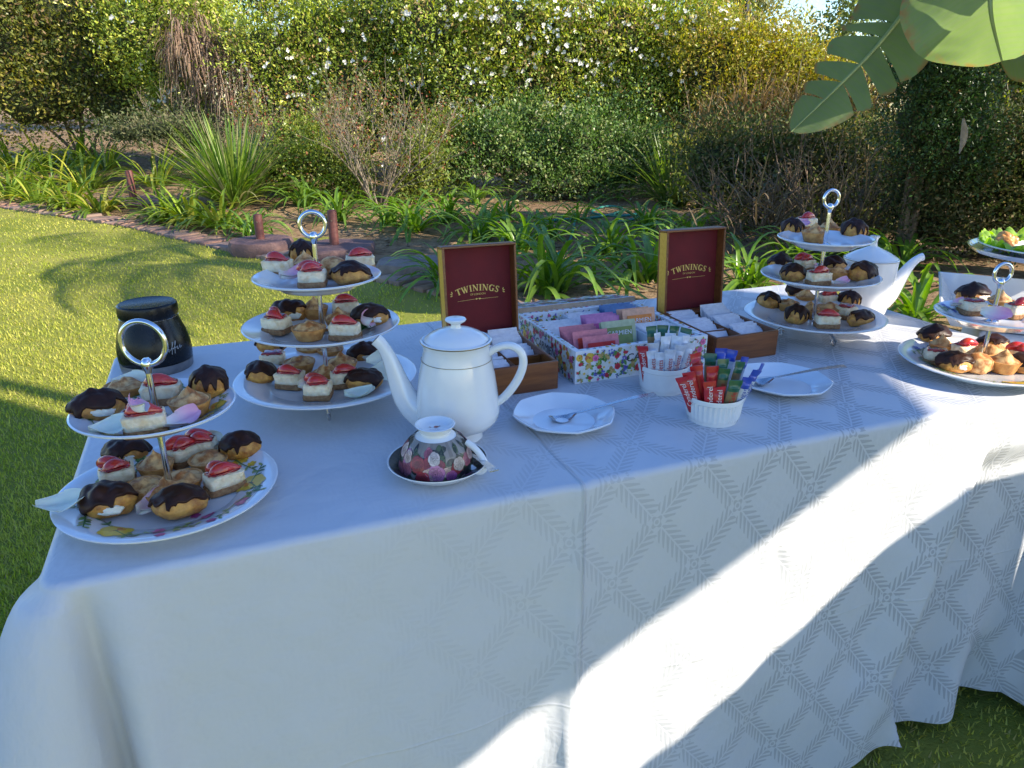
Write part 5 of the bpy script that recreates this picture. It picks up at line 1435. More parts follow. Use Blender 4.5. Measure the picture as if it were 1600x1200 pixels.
for k in range(9):
    a = 1.75 + k * .2; r = .14
    mb = MB(); s = k * 1.7
    mb.grid(13, 7, lambda i, j: ((i - .5) * .075, (j - .5) * .055 * (.6 + .4 * math.sin(PI * i)), .012 + .010 * math.sin(i * 14 + s) * abs(j - .5) * 2 + .012 * (j) + .004 * math.sin(j * 9 + s)))
    o = mb.build('lettuce_leaf', M['lettuce'], None, loc=(PC.x + r * math.cos(a), PC.y + r * math.sin(a), pz - .002), rot=(0, 0, a - PI / 2), smooth='all')
    tag(o, 'frilly green lettuce leaf on the rim of the pedestal plate', 'lettuce', 'lettuce on the pedestal plate')
# crumbs on the cloth
p = on_front(397, 891)
mb = MB()
for (x, y, r) in ((.0, 0, .0012), (.006, -.002, .0008)): mb.lathe([(0, 0), (r, .0002), (r * .8, .0006), (0, .0008)], 7, Matrix.Translation((x, y, 0)), cap0=False, cap1=False)
q = tp(.48, .16); tag(mb.build('crumb', M['biscuit'], None, loc=tuple(at(1, 1, TZ) * 0 + q)), 'dark crumb on the tablecloth in front of the saucer', 'crumb')
# ================================================================== GARDEN
LEAF = leafmat('shrub_leaf', .32, .42)
LEAFM = leafmat('matt_shrub_leaf', .3, .6, spec=.2)
TWIG = pmat('grey_brown_twig', (.20, .14, .09), (.12, .08, .05), 40, .85, .4, 200, .002)
DRY = leafmat('dry_stem', .15, .8, spec=.15)
def unit(a): return a / np.maximum(np.linalg.norm(a, axis=-1, keepdims=True), 1e-9)
def leaf_quads(P, D, N, L, Wd, fold=.25):
    D = unit(D); S = unit(np.cross(D, N)); Nn = np.cross(S, D)
    L = L[:, None]; Wd = Wd[:, None]
    mid = P + D * L * .5 - Nn * Wd * fold
    V = np.stack([P, mid + S * Wd * .5 + Nn * Wd * fold, P + D * L, mid - S * Wd * .5 + Nn * Wd * fold], 1)
    return V.reshape(-1, 3), np.arange(len(P) * 4).reshape(-1, 4)
def clump_points(lobes, nclump, per, sig, rng, shell=.35, front=.75):
    vol = np.array([l[1][0] * l[1][2] for l in lobes]); li = rng.choice(len(lobes), nclump, p=vol / vol.sum())
    d = unit(rng.normal(size=(nclump, 3)))
    flip = (d[:, 1] > 0) & (rng.uniform(size=nclump) < front); d[flip, 1] *= -1
    low = (d[:, 2] < -.3) & (rng.uniform(size=nclump) < .5); d[low, 2] *= -1
    C = np.array([l[0] for l in lobes])[li]; R = np.array([l[1] for l in lobes])[li]
    ph = rng.uniform(0, 6, 3)
    bump = 1 + .20 * np.sin(d[:, 0] * 4 + ph[0] + li) * np.sin(d[:, 2] * 5 + ph[1]) + rng.normal(0, .07, nclump)
    k = (1 - shell * rng.uniform(0, 1, nclump) ** 1.6) * bump
    q = C + d * R; hol = np.sin(q[:, 0] * 2.4 + ph[2]) * np.sin(q[:, 2] * 3.3 + ph[0] + q[:, 0]) + .6 * np.sin(q[:, 0] * 5.7 + ph[1]) * np.sin(q[:, 2] * 6.1)
    k *= 1 - .30 * np.clip(hol - .25, 0, 1) + .10 * np.clip(-hol - .3, 0, 1)
    c = C + d * R * k[:, None]
    P = np.repeat(c, per, 0) + rng.normal(size=(nclump * per, 3)) * sig
    return P, np.repeat(d, per, 0), np.repeat(np.arange(nclump), per)
def foliage_mesh(name, lobes, nclump, per, sig, L, pal, wts, seed, mat, shell=.35, front=.75, asp=.45, up=.2, jit=.25, droop=0.0, shoots=0):
    rng = np.random.default_rng(seed)
    P, d, ci = clump_points(lobes, nclump, per, sig, rng, shell, front)
    n = len(P)
    cd = np.repeat(unit(rng.normal(size=(nclump, 3)) + np.array([0, -.2, .5])), per, 0)
    D = rng.normal(size=(n, 3)) * .55 + d * .5 + cd * .6 + np.array([0, 0, up]); D[:, 2] -= droop
    cn = np.repeat(unit(rng.normal(size=(nclump, 3))), per, 0)
    N = unit(rng.normal(size=(n, 3)) * .45 + cn * .6 + d * .6 + np.array([0, 0, .5]))
    Ls = L * rng.uniform(.6, 1.3, n)
    V, F = leaf_quads(P, D, N, Ls, Ls * asp * rng.uniform(.8, 1.2, n))
    pal = np.array(pal); cc = pal[rng.choice(len(pal), nclump, p=np.array(wts) / sum(wts))][ci]
    oth = rng.uniform(size=n) < .14
    cc[oth] = pal[rng.choice(len(pal), oth.sum(), p=np.array(wts) / sum(wts))]
    cc = cc * rng.uniform(1 - jit, 1 + jit, (n, 1))
    if shoots:                               # young shoots standing out of the crown
        sp, sd, _ = clump_points(lobes, shoots, 1, .03, rng, .1, .9)
        m = 13; v = unit(sd * .55 + np.array([0, 0, .75]) + rng.normal(size=sd.shape) * .45); ln = rng.uniform(.25, .75, shoots) * (L / .055) ** .5
        f = np.linspace(0, 1, m); bend = unit(rng.normal(size=sd.shape) + np.array([0, 0, -.4])) * .22
        SP = (sp[:, None, :] + v[:, None, :] * (ln[:, None] * f)[..., None] + bend[:, None, :] * (ln[:, None] * f ** 2)[..., None]).reshape(-1, 3)
        k = len(SP); D2 = np.repeat(v, m, 0) * .5 + rng.normal(size=(k, 3)) * .8; L2_ = L * rng.uniform(.6, 1.15, k)
        V2, _f = leaf_quads(SP, D2, unit(rng.normal(size=(k, 3)) + np.array([0, -.3, .8])), L2_, L2_ * asp)
        V = np.concatenate([V, V2]); P = np.concatenate([P, SP]); cc = np.concatenate([cc, np.repeat(pal[rng.choice(min(3, len(pal)), shoots)], m, 0) * rng.uniform(.85, 1.35, (k, 1))]); n += k
    ok = P[:, 2] > 0.01
    V = V.reshape(n, 4, 3)[ok].reshape(-1, 3); cc = cc[ok]; F = np.arange(len(V)).reshape(-1, 4)
    return np_mesh(name, V, F, mat, np.repeat(cc, 4, 0))
def stems_mesh(name, base, tips, r0, mat, seed=0, wob=.05, seg=5):
    rng = random.Random(seed); mb = MB()
    for tpnt in tips:
        b = Vector(base) + Vector((rng.uniform(-1, 1), rng.uniform(-1, 1), 0)) * r0 * 2; t = Vector(tpnt); pts = []
        for k in range(seg + 1):
            f = k / seg; q = b.lerp(t, f) + Vector((rng.uniform(-1, 1), rng.uniform(-1, 1), rng.uniform(-.4, .4))) * wob * math.sin(PI * f); pts.append(q)
        mb.tube(pts, [r0 * (1 - .8 * k / seg) for k in range(seg + 1)], 5)
    return mb.mesh(name, mat)
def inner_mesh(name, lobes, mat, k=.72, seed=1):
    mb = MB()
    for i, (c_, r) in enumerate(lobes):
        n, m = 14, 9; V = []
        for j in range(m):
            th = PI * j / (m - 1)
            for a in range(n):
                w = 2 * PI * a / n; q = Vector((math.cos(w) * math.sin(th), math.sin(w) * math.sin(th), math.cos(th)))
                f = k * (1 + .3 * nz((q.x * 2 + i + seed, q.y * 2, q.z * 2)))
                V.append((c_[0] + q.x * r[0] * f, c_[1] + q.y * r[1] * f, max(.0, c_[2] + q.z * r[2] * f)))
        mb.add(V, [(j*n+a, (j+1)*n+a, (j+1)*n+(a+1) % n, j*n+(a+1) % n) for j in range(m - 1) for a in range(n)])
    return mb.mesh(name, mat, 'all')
INNER = pmat('shrub_shade_core', (.07, .08, .03), (.035, .042, .016), 25, .95, .9, 60, .05)  # shade between the leaves put into the dark colour of a solid core
def lobes_px(spec, Y, depth=.8):
    out = []
    for (px, py, rx, rz, *dy) in spec:
        y = Y + (dy[0] if dy else 0); p = far(px, py, y); s = y / 1155.0 * 1.05
        out.append((tuple(p), (rx * s, max(.3, rx * s * depth), rz * s)))
    return out
YG = [(.33, .40, .055), (.21, .28, .045), (.48, .48, .08), (.36, .26, .11), (.11, .16, .03)]
def shrub(name, label, lobes, nclump, per, sig, L, pal, wts, seed, flowers=0, mat=LEAF, group='garden shrubs behind the table', stems=7, **kw):
    cx = sum(l[0][0] for l in lobes) / len(lobes); cy = sum(l[0][1] for l in lobes) / len(lobes)
    gz = float(bed_z(cx, cy)); root = empty(name, (cx, cy, gz), 0, label, 'shrub', group)
    L2 = [((c_[0] - cx, c_[1] - cy, c_[2] - gz), r) for c_, r in lobes]
    me = foliage_mesh('crown', L2, int(nclump * 1.7), per, sig, L * .88, pal, wts, seed, mat, shoots=int(nclump * .28), **kw); tag(put('crown', me, root), kind='stuff')
    tag(put('shade_core', inner_mesh('shade_core', L2, INNER, .58, seed), root), kind='stuff')
    put('stems', stems_mesh('stems', (0, 0, 0), [(c_[0] * .8, c_[1], c_[2]) for c_, r in L2[:stems]], .03, TWIG, seed), root)
    if flowers:
        rng = np.random.default_rng(seed + 100)
        P, d, ci = clump_points(L2, int(flowers * 1.9), 3, .05, rng, .04, .95)
        P = P + d * .06; keep = rng.uniform(size=len(P)) < .75; P = P[keep]; d = d[keep]; n = len(P)
        VV = []; CC = []
        for k in range(6):
            a = k * PI / 3 + rng.uniform(0, 1, n)
            t1 = unit(np.cross(d, rng.normal(size=(n, 3)))) ; t2 = np.cross(d, t1)
            D = t1 * np.cos(a)[:, None] + t2 * np.sin(a)[:, None] + d * .4
            Ls = rng.uniform(.022, .042, n); V, F = leaf_quads(P, D, d, Ls, Ls * .9, .15); VV.append(V)
            CC.append(np.repeat(np.array([.82, .80, .76]) * rng.uniform(.8, 1.05, (n, 1)), 4, 0))
        V = np.concatenate(VV); F = np.arange(len(V)).reshape(-1, 4)
        tag(put('blossoms', np_mesh('blossoms', V, F, PETALMAT, np.concatenate(CC)), root), kind='stuff')
    return root
PETALMAT = leafmat('white_blossom', .3, .6)
# tall shrubs, left to right
shrub('low_green_shrub', 'low leafy green bush left of the leafless bush', lobes_px([(440, 262, 36, 26), (500, 255, 40, 34), (545, 280, 34, 26), (470, 225, 40, 30, .6)], 9.0), 260, 22, .08, .05, [(.20, .26, .04), (.12, .18, .03), (.28, .30, .06), (.30, .12, .06)], [3, 3, 2, .6], 41)
shrub('low_green_shrub', 'loose green bush between the leafless bush and glossy shrub', lobes_px([(660, 262, 30, 40), (690, 235, 34, 46, .5), (640, 292, 30, 18)], 9.0), 220, 22, .08, .05, [(.20, .25, .04), (.12, .17, .03), (.26, .27, .06)], [3, 3, 2], 42)
shrub('low_green_shrub', 'small bright bush right of the glossy shrub', lobes_px([(1095, 285, 34, 30), (1130, 310, 30, 22), (1080, 255, 34, 28, .5)], 8.4), 200, 22, .08, .048, [(.18, .22, .04), (.30, .27, .06), (.10, .13, .03)], [3, 2, 2], 43)
shrub('evergreen_shrub', 'tall dark evergreen shrub at the far left of the bed', lobes_px([(-60, 90, 120, 130), (40, 60, 110, 110), (60, 150, 110, 60), (140, 100, 100, 105), (190, 160, 80, 55), (120, 10, 110, 80), (225, 120, 70, 70)], 12.6), 900, 26, .13, .075, [(.17, .19, .035), (.09, .115, .025), (.28, .25, .05), (.22, .15, .07)], [3, 3, 2, 1.4], 1)
shrub('flowering_shrub', 'yellow-green shrub with a few white blossoms right of the dark evergreen', lobes_px([(240, 50, 80, 70), (300, 40, 70, 60), (280, 110, 60, 60), (350, 70, 60, 55), (300, 170, 60, 40)], 11.9), 560, 26, .11, .062, YG, [3, 3, 2, 1, 1.5], 2, 24)
shrub('flowering_shrub', 'white-flowered rambling shrub behind the leafless bush', lobes_px([(420, 90, 70, 60), (470, 150, 80, 70), (500, 60, 70, 60), (560, 110, 80, 80), (610, 40, 80, 65), (640, 150, 70, 80), (430, 200, 60, 60), (540, 220, 80, 60)], 11.0), 900, 26, .10, .055, YG, [3, 3, 1.6, 1.3, 2.0], 3, 75)
shrub('flowering_shrub', 'tall white-flowered shrub at the middle of the hedge', lobes_px([(690, 40, 80, 60), (740, 120, 80, 80), (800, 50, 90, 65), (830, 150, 80, 80), (890, 80, 80, 70), (910, 170, 70, 60), (730, 210, 60, 60)], 10.6), 1000, 26, .10, .055, YG, [3, 3, 1.8, 1.5, 1.6], 4, 150)
shrub('flowering_shrub', 'white-flowered shrub left of the yellow-green bush', lobes_px([(970, 60, 80, 65), (1010, 140, 80, 75), (1060, 70, 70, 65), (960, 200, 60, 45), (1075, 160, 60, 60)], 10.5), 760, 26, .10, .055, YG, [3, 3, 2.2, 1.8, 1.2], 5, 70)
shrub('flowering_shrub', 'bright yellow-green bush left of the banana leaf', lobes_px([(1120, 100, 70, 60), (1180, 130, 70, 60), (1230, 110, 60, 50), (1270, 170, 60, 60), (1150, 180, 60, 45), (1310, 150, 50, 50)], 10.0), 760, 26, .10, .052, [(.38, .36, .035), (.25, .26, .035), (.42, .32, .06), (.28, .19, .07), (.12, .14, .02)], [4, 3, 2, 1, 1], 6, 10)
shrub('glossy_shrub', 'low glossy green shrub in front of the flowered hedge', lobes_px([(715, 265, 36, 34), (775, 235, 42, 52), (830, 205, 44, 46, .5), (850, 255, 50, 45), (905, 230, 44, 56), (960, 215, 40, 44, .5), (970, 260, 46, 42), (890, 285, 80, 26), (1015, 250, 34, 48), (1060, 225, 34, 40, .4)], 9.4), 700, 24, .08, .052, [(.12, .21, .05), (.06, .11, .025), (.20, .27, .08), (.30, .31, .14)], [3, 3, 2, 1], 7, 0, asp=.5)
shrub('glossy_shrub', 'grey-green scrub at the foot of the dark evergreen', lobes_px([(250, 205, 50, 18), (200, 210, 40, 14), (310, 215, 40, 22), (420, 235, 40, 30), (480, 240, 40, 30)], 10.4), 260, 22, .09, .05, [(.12, .14, .06), (.08, .10, .04), (.18, .17, .09)], [2, 2, 2], 8, 0, mat=LEAFM)
shrub('undergrowth_shrub', 'dark tangled shrub in shade right of the glossy one', lobes_px([(1120, 260, 70, 60), (1200, 280, 80, 70), (1290, 270, 80, 80), (1370, 290, 80, 80), (1240, 340, 90, 40), (1340, 350, 80, 40)], 7.2), 760, 24, .10, .05, [(.10, .125, .035), (.15, .13, .055), (.06, .085, .025), (.22, .17, .08)], [4, 1.5, 2, .8], 9, 0, mat=LEAFM)
shrub('undergrowth_shrub', 'dark shrub in shade behind the square white dish', lobes_px([(1440, 300, 80, 80), (1520, 280, 80, 90), (1600, 300, 90, 100), (1480, 360, 80, 40), (1580, 380, 80, 50), (1660, 250, 80, 100)], 5.8), 760, 24, .09, .042, [(.07, .09, .03), (.11, .10, .045), (.05, .07, .02), (.18, .14, .07)], [3, 2, 2, 1], 10, 0, mat=LEAFM)
shrub('creeper_column', 'dark green creeper climbing a tall trunk beside the banana leaves', lobes_px([(1440, 40, 60, 80), (1470, 120, 60, 70), (1450, 190, 70, 60), (1490, 20, 60, 80), (1480, 240, 70, 50)], 5.6, .7), 900, 26, .07, .034, [(.045, .09, .03), (.065, .12, .035), (.03, .055, .02), (.12, .085, .045)], [3, 3, 2, .6], 12, 0, asp=.35)
shrub('sunlit_shrub', 'yellow-lit leafy shrub glimpsed under the right banana leaf', lobes_px([(1560, 150, 70, 70), (1640, 110, 80, 90), (1600, 60, 90, 60), (1700, 160, 80, 90)], 8.2), 420, 24, .10, .06, [(.30, .34, .04), (.14, .18, .03), (.06, .09, .02)], [2, 2, 2], 14, 0)
# trees behind
def tree(name, label, lobes, nclump, per, sig, L, pal, wts, seed, trunk_r=.12, **kw):
    cx = sum(l[0][0] for l in lobes) / len(lobes); cy = sum(l[0][1] for l in lobes) / len(lobes); gz = float(bed_z(cx, cy))
    root = empty(name, (cx, cy, gz), 0, label, 'tree', 'trees beyond the hedge')
    L2 = [((c_[0] - cx, c_[1] - cy, c_[2] - gz), r) for c_, r in lobes]
    tag(put('crown', foliage_mesh('crown', L2, nclump, per, sig, L, pal, wts, seed, LEAFM, **kw), root), kind='stuff')
    mb = MB(); top = max(c_[2] for c_, r in L2)
    mb.tube([(0, 0, 0), (.1, 0, top * .4), (0, .1, top * .8), (.05, 0, top)], [trunk_r, trunk_r * .8, trunk_r * .5, trunk_r * .2], 8)
    for k, (c_, r) in enumerate(L2): mb.tube([(0.05, .05, top * .35), (c_[0] * .5, c_[1] * .5, c_[2] * .75), c_], [trunk_r * .4, trunk_r * .3, .02], 6)
    mb.build('trunk', TWIG, root)
tree('willow_tree', 'drooping grey-green tree behind the hedge at top left', lobes_px([(470, -40, 90, 80), (540, 0, 70, 70), (600, -60, 90, 70), (400, -60, 80, 60), (520, 60, 50, 40)], 18), 420, 26, .22, .16, [(.12, .14, .07), (.08, .10, .05), (.16, .17, .10)], [2, 2, 1], 21, droop=1.2, asp=.18)
tree('dark_tree', 'dark broad tree standing behind the far left shrubs', lobes_px([(380, 10, 60, 40), (300, -40, 90, 50), (180, -60, 120, 50), (60, -80, 120, 60), (440, 25, 40, 30)], 16), 420, 26, .2, .12, [(.03, .045, .02), (.05, .06, .025)], [2, 1], 22)
tree('airy_tree', 'pale feathery tree against the sky behind the hedge', lobes_px([(1190, 30, 50, 40), (1130, 60, 60, 40), (1240, 70, 40, 30), (1170, -20, 40, 30)], 17), 170, 22, .18, .10, [(.22, .24, .08), (.28, .27, .10), (.14, .16, .05)], [2, 2, 1], 23, shell=.9)
tree('airy_tree', 'slender pale tree left of the hanging banana leaf tip', lobes_px([(1310, 60, 26, 40), (1330, 20, 22, 40), (1290, 90, 40, 26), (1350, 90, 40, 40)], 15), 130, 22, .16, .10, [(.20, .24, .08), (.14, .18, .05)], [2, 1], 24, shell=.9)
tree('broad_tree', 'mid green tree closing the garden behind the flowered hedge', lobes_px([(680, 60, 120, 60), (850, 40, 140, 60), (1000, 50, 120, 60), (1250, 130, 120, 30), (760, 140, 120, 60), (1000, 140, 140, 60), (1420, 150, 120, 60)], 14.5), 620, 26, .2, .11, [(.06, .08, .022), (.10, .11, .03), (.04, .05, .018)], [2, 1, 1], 25)
# spiky yucca heads above the hedge
def ribbons(name, specs, mat, seg=6):
    V = []; F = []; C = []
    for (b, d, L, w, dr, col) in specs:
        b = np.array(b, float); d = np.array(d, float); d = d / np.linalg.norm(d); side = np.cross(d, (0, 0, 1.0)); side /= max(1e-6, np.linalg.norm(side))
        p = b.copy(); i0 = len(V); v = d.copy()
        for k in range(seg + 1):
            f = k / seg; ww = w * (math.sin(PI * min(1, .18 + f * .82)) ** .7 if f < 1 else .03) * .5
            nn = np.cross(side, v)
            V += [p - side * ww + nn * ww * .35, p.copy(), p + side * ww + nn * ww * .35]; C += [col] * 3
            p = p + v * L / seg; v = v + np.array([0, 0, -dr / seg]); v /= np.linalg.norm(v)
        for k in range(seg):
            a = i0 + k * 3; F += [(a, a+1, a+4, a+3), (a+1, a+2, a+5, a+4)]
    return np_mesh(name, np.array(V), F, mat, np.array(C), smooth=True)
STRAP = leafmat('strap_leaf', .35, .33, spec=.5)
def strap_specs(n, L, w, rng, el=(.35, 1.35), dr=(.8, 2.0), pal=((.10, .20, .025), (.07, .15, .02), (.16, .24, .04)), base=.03):
    out = []
    for k in range(n):
        a = rng.uniform(0, 2 * PI); e = rng.uniform(*el); c_ = np.array(pal[rng.integers(len(pal))]) * rng.uniform(.75, 1.25)
        out.append(((base * math.cos(a), base * math.sin(a), 0), (math.cos(a) * math.cos(e), math.sin(a) * math.cos(e), math.sin(e)), L * rng.uniform(.7, 1.15), w * rng.uniform(.8, 1.2), rng.uniform(*dr), c_))
    return out
rng = np.random.default_rng(5)
for (px, py, Y, lab) in ((1120, 20, 11.6, 'spiky green yucca head above the hedge'), (1160, -5, 12.2, 'second spiky yucca head beside the thin pole')):
    p = far(px, py, Y); root = empty('yucca', (p.x, p.y, float(bed_z(p.x, p.y))), 0, lab, 'yucca', 'yuccas above the hedge'); h = p.z - root.location.z
    mb = MB(); mb.tube([(0, 0, 0), (.03, 0, h * .5), (0, 0, h)], [.09, .08, .07], 8); mb.build('trunk', TWIG, root)
    o = put('leaves', ribbons('leaves', strap_specs(70, .55, .05, rng, (-.6, 1.4), (.1, .6), ((.10, .17, .03), (.06, .11, .02), (.22, .24, .05))), STRAP), root, (0, 0, h))
p0 = far(1163, 40, 11.4); mb = MB(); mb.tube([(0, 0, 0), (0, 0, 3.6)], .035, 10); 
tag(mb.build('thin_pole', pmat('dark_metal_pole', (.02, .02, .022)), None, loc=(p0.x, p0.y, 0)), 'thin dark pole standing beside the yucca', 'pole')

# strap-leaved lilies: near plants have each leaf a mesh of its own
def strap_leaf_mesh(seed, L=.66, w=.033):
    rg = np.random.default_rng(seed)
    e = rg.uniform(.6, 1.3)
    return ribbons('leaf', [((.02, 0, 0), (math.cos(e), 0, math.sin(e)), L * rg.uniform(.8, 1.1), w, rg.uniform(1.7, 3.2), (1, 1, 1))], STRAPN, 9)
STRAPN = leafmat('lily_leaf', .38, .3, use_col=False, c1=(.11, .22, .03), c2=(.19, .30, .045), spec=.5)
SLEAF = [strap_leaf_mesh(k) for k in range(9)]
def lily_near(px, py, n, s, label):
    p = ground(px, py); root = empty('lily_clump', tuple(p), random.uniform(0, 6), label, 'lily plant', 'strap-leaved lilies in the bed')
    n = int(n * 1.8)
    for k in range(n):
        q = k / n
        put('leaf', SLEAF[random.randrange(9)], root, (random.uniform(-.07, .07) * s, random.uniform(-.07, .07) * s, -.01), (random.uniform(-.25, .25), random.uniform(-.35, .3), 2 * PI * k * .618), (s * random.uniform(.75, 1.1), s, s * random.uniform(.8, 1.25)))
for a in ((862, 458, 34, 1.15, 'bright sunlit lily clump just behind the floral tea box'), (700, 452, 22, .9, 'lily clump behind the left burgundy lid'), (648, 362, 26, 1.0, 'rounded lily clump left of the fallen rock slab'), (700, 348, 22, .95, 'lily clump behind the rounded one by the rock slab'),
          (752, 376, 24, 1.0, 'lily clump above the left burgundy lid'), (812, 392, 24, 1.0, 'dark lily clump right of the left burgundy lid'), (955, 395, 24, .95, 'lily clump in front of the green hose'), (1010, 362, 22, .9, 'lily clump right of the green hose'), (1010, 440, 26, 1.0, 'shaded lily clump left of the right burgundy lid'),
          (1080, 375, 20, .9, 'lily clump behind the right burgundy lid'), (1172, 455, 26, .95, 'lit lily clump left of the right three-tier stand'), (1400, 425, 24, .95, 'lily clump behind the second teapot'), (1425, 500, 22, .9, 'lily clump between the second teapot and the square dish'), (1130, 350, 16, .8, 'small shaded lily right of the grass tuft'), (905, 345, 14, .7, 'small lily beside the green hose'), (745, 318, 16, .75, 'small pale lily at the foot of the glossy shrub'),
          (530, 345, 22, .95, 'lily clump behind the ring of the left stand'), (478, 322, 22, 1.0, 'lily clump left of the leafless bush'), (395, 372, 20, .8, 'lily clump left of the first red post at the edging'), (440, 300, 18, .9, 'lily clump right of the large grass tuft'), (610, 352, 18, .85, 'lily clump under the leafless bush'), (560, 318, 16, .8, 'small lily left of the leafless bush stems'), (790, 345, 18, .85, 'lily clump on the pale soil before the glossy shrub'), (860, 372, 18, .85, 'lily clump left of the blue-green hose'), (1050, 405, 20, .9, 'shaded lily clump over the floral box corner'), (1240, 420, 20, .9, 'shaded lily behind the left rim of the right stand'), (1330, 410, 20, .9, 'shaded lily behind the right stand pole')):
    lily_near(*a)
def lily_far(px, py, n, L, label, pal):
    p = ground(px, py); root = empty('lily_clump', tuple(p), 0, label, 'lily plant', 'strap-leaved lilies in the bed')
    tag(put('leaves', ribbons('leaves', strap_specs(int(n * 1.3), L * .9, .036, rng, (.35, 1.35), (1.1, 2.4), pal, .10), STRAP), root), kind='stuff')
SUNP = ((.23, .31, .035), (.16, .25, .03), (.36, .36, .06), (.11, .18, .025))
spots = [(18, 262), (70, 266), (125, 262), (165, 266), (28, 290), (85, 294), (135, 298), (245, 292), (12, 310), (60, 316), (110, 324), (158, 332), (262, 345), (300, 350), (345, 356)]
ORD = ('first', 'second', 'third', 'fourth', 'fifth', 'sixth', 'seventh', 'eighth')
rows = [('back', [q for q in spots if q[1] < 280]), ('middle', [q for q in spots if 280 <= q[1] < 305]), ('edging', [q for q in spots if q[1] >= 305])]
for rname, row in rows:
    for k, (px, py) in enumerate(row):
        lily_far(px, py, 46, .80 if py < 305 else .56, '%s clump from the left in the %s row of sunlit lilies' % (ORD[k], rname), SUNP)
def tuft(px, py, n, L, w, label, pal):
    p = ground(px, py); root = empty('grass_tuft', tuple(p), 0, label, 'grass tuft', 'tall grass tufts')
    tag(put('blades', ribbons('blades', strap_specs(n, L, w, rng, (.55, 1.5), (.3, 1.5), pal, .12), STRAP), root), kind='stuff')
tuft(368, 322, 380, .98, .024, 'large upright grass tuft behind the lilies at the edging', ((.15, .25, .04), (.10, .18, .03), (.24, .32, .06), (.30, .29, .14)))
tuft(1052, 322, 150, .8, .026, 'upright grass tuft at the foot of the yellow-green bush', ((.13, .2, .04), (.2, .26, .06), (.08, .13, .03)))
# leafless bush and dry shrubs
def bare_bush(name, label, base, H, R, n, seed, col=TWIG, leaves=0, lpal=None, cat='shrub', thin=.004):
    rg = random.Random(seed); root = empty(name, tuple(base), 0, label, cat, 'leafless and dry shrubs'); mb = MB(); tips = []
    def grow(p, d, L, r, lev):
        pts = [p]; q = p.copy(); v = d.copy()
        for k in range(4):
            v = (v + Vector((rg.uniform(-1, 1), rg.uniform(-1, 1), rg.uniform(-.4, .7))) * .22).normalized(); q = q + v * L / 4; pts.append(q.copy())
        mb.tube(pts, [r * (1 - .12 * k) for k in range(5)], 4 if lev else 5)
        if lev < 3:
            for k in range(rg.choice((2, 3, 3)) if lev else 4):
                f = rg.randint(1, 4); w = (v + Vector((rg.uniform(-1, 1), rg.uniform(-1, 1), rg.uniform(-.3, .8))) * .75).normalized()
                grow(pts[f], w, L * rg.uniform(.5, .8), max(thin * .5, r * .58), lev + 1)
        else: tips.append((q, v))
    for k in range(n):
        a = 2 * PI * k / n + rg.uniform(-.3, .3); d = Vector((math.cos(a) * R, math.sin(a) * R, H)).normalized()
        grow(Vector((.04 * math.cos(a), .04 * math.sin(a), 0)), d, H * .5, thin * 3, 0)
    put('branches', mb.mesh('branches', col), root)
    if leaves:
        rn = np.random.default_rng(seed); ti = rn.integers(len(tips), size=leaves)
        P = np.array([tuple(tips[i][0]) for i in ti]) + rn.normal(0, .05, (leaves, 3)); D = rn.normal(size=(leaves, 3)); Ls = rn.uniform(.02, .045, leaves)
        V, F = leaf_quads(P, D, rn.normal(size=(leaves, 3)), Ls, Ls * .5); pal = np.array(lpal)
        tag(put('leaves', np_mesh('leaves', V, F, LEAF, np.repeat(pal[rn.integers(len(pal), size=leaves)] * rn.uniform(.7, 1.2, (leaves, 1)), 4, 0)), root), kind='stuff')
    return root
PALETWIG = pmat('pale_dry_twig', (.24, .20, .145), (.17, .135, .09), 40, .85)
bare_bush('leafless_bush', 'nearly leafless spreading bush in the middle of the bed', ground(592, 328), 1.5, 1.0, 11, 3, PALETWIG, 3600, [(.14, .16, .05), (.20, .18, .06), (.10, .13, .04), (.28, .10, .05)])
bare_bush('leafless_bush', 'dry thorny bush behind the large grass tuft', ground(318, 262), 1.3, .8, 9, 4, PALETWIG, 500, [(.16, .14, .05), (.24, .18, .08)])
bare_bush('leafless_bush', 'rosy-budded twiggy bush between the grass tuft and leafless bush', ground(470, 285), 1.2, .9, 8, 6, PALETWIG, 2600, [(.12, .13, .05), (.30, .09, .05), (.18, .17, .06)])
bare_bush('leafless_bush', 'grey twiggy dead bush in shade behind the right three-tier stand', ground(1290, 395), 1.2, 1.2, 10, 8, TWIG, 300, [(.16, .12, .06), (.06, .07, .03)])
bare_bush('leafless_bush', 'grey dead twigs in shade left of the right three-tier stand', ground(1180, 380), .9, 1.1, 9, 9, TWIG, 300, [(.2, .15, .08), (.06, .07, .03)])
bare_bush('leafless_bush', 'thorny pale shoots rising under the banana leaves', ground(1560, 400), 1.3, .5, 6, 12, pmat('green_thorn_shoot', (.2, .2, .09), (.15, .14, .06)), 100, [(.12, .14, .04)])
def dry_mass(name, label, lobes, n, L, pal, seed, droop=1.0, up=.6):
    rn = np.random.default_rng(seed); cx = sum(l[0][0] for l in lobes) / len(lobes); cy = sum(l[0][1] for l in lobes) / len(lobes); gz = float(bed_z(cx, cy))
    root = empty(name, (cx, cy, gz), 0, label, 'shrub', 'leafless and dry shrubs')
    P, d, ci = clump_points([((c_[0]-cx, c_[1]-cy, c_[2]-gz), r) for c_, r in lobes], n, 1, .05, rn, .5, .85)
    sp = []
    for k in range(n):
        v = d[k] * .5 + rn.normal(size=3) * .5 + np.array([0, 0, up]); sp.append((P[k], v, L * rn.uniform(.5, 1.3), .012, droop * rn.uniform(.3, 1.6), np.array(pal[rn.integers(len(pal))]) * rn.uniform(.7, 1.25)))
    tag(put('stalks', ribbons('stalks', sp, DRY, 4), root), kind='stuff')
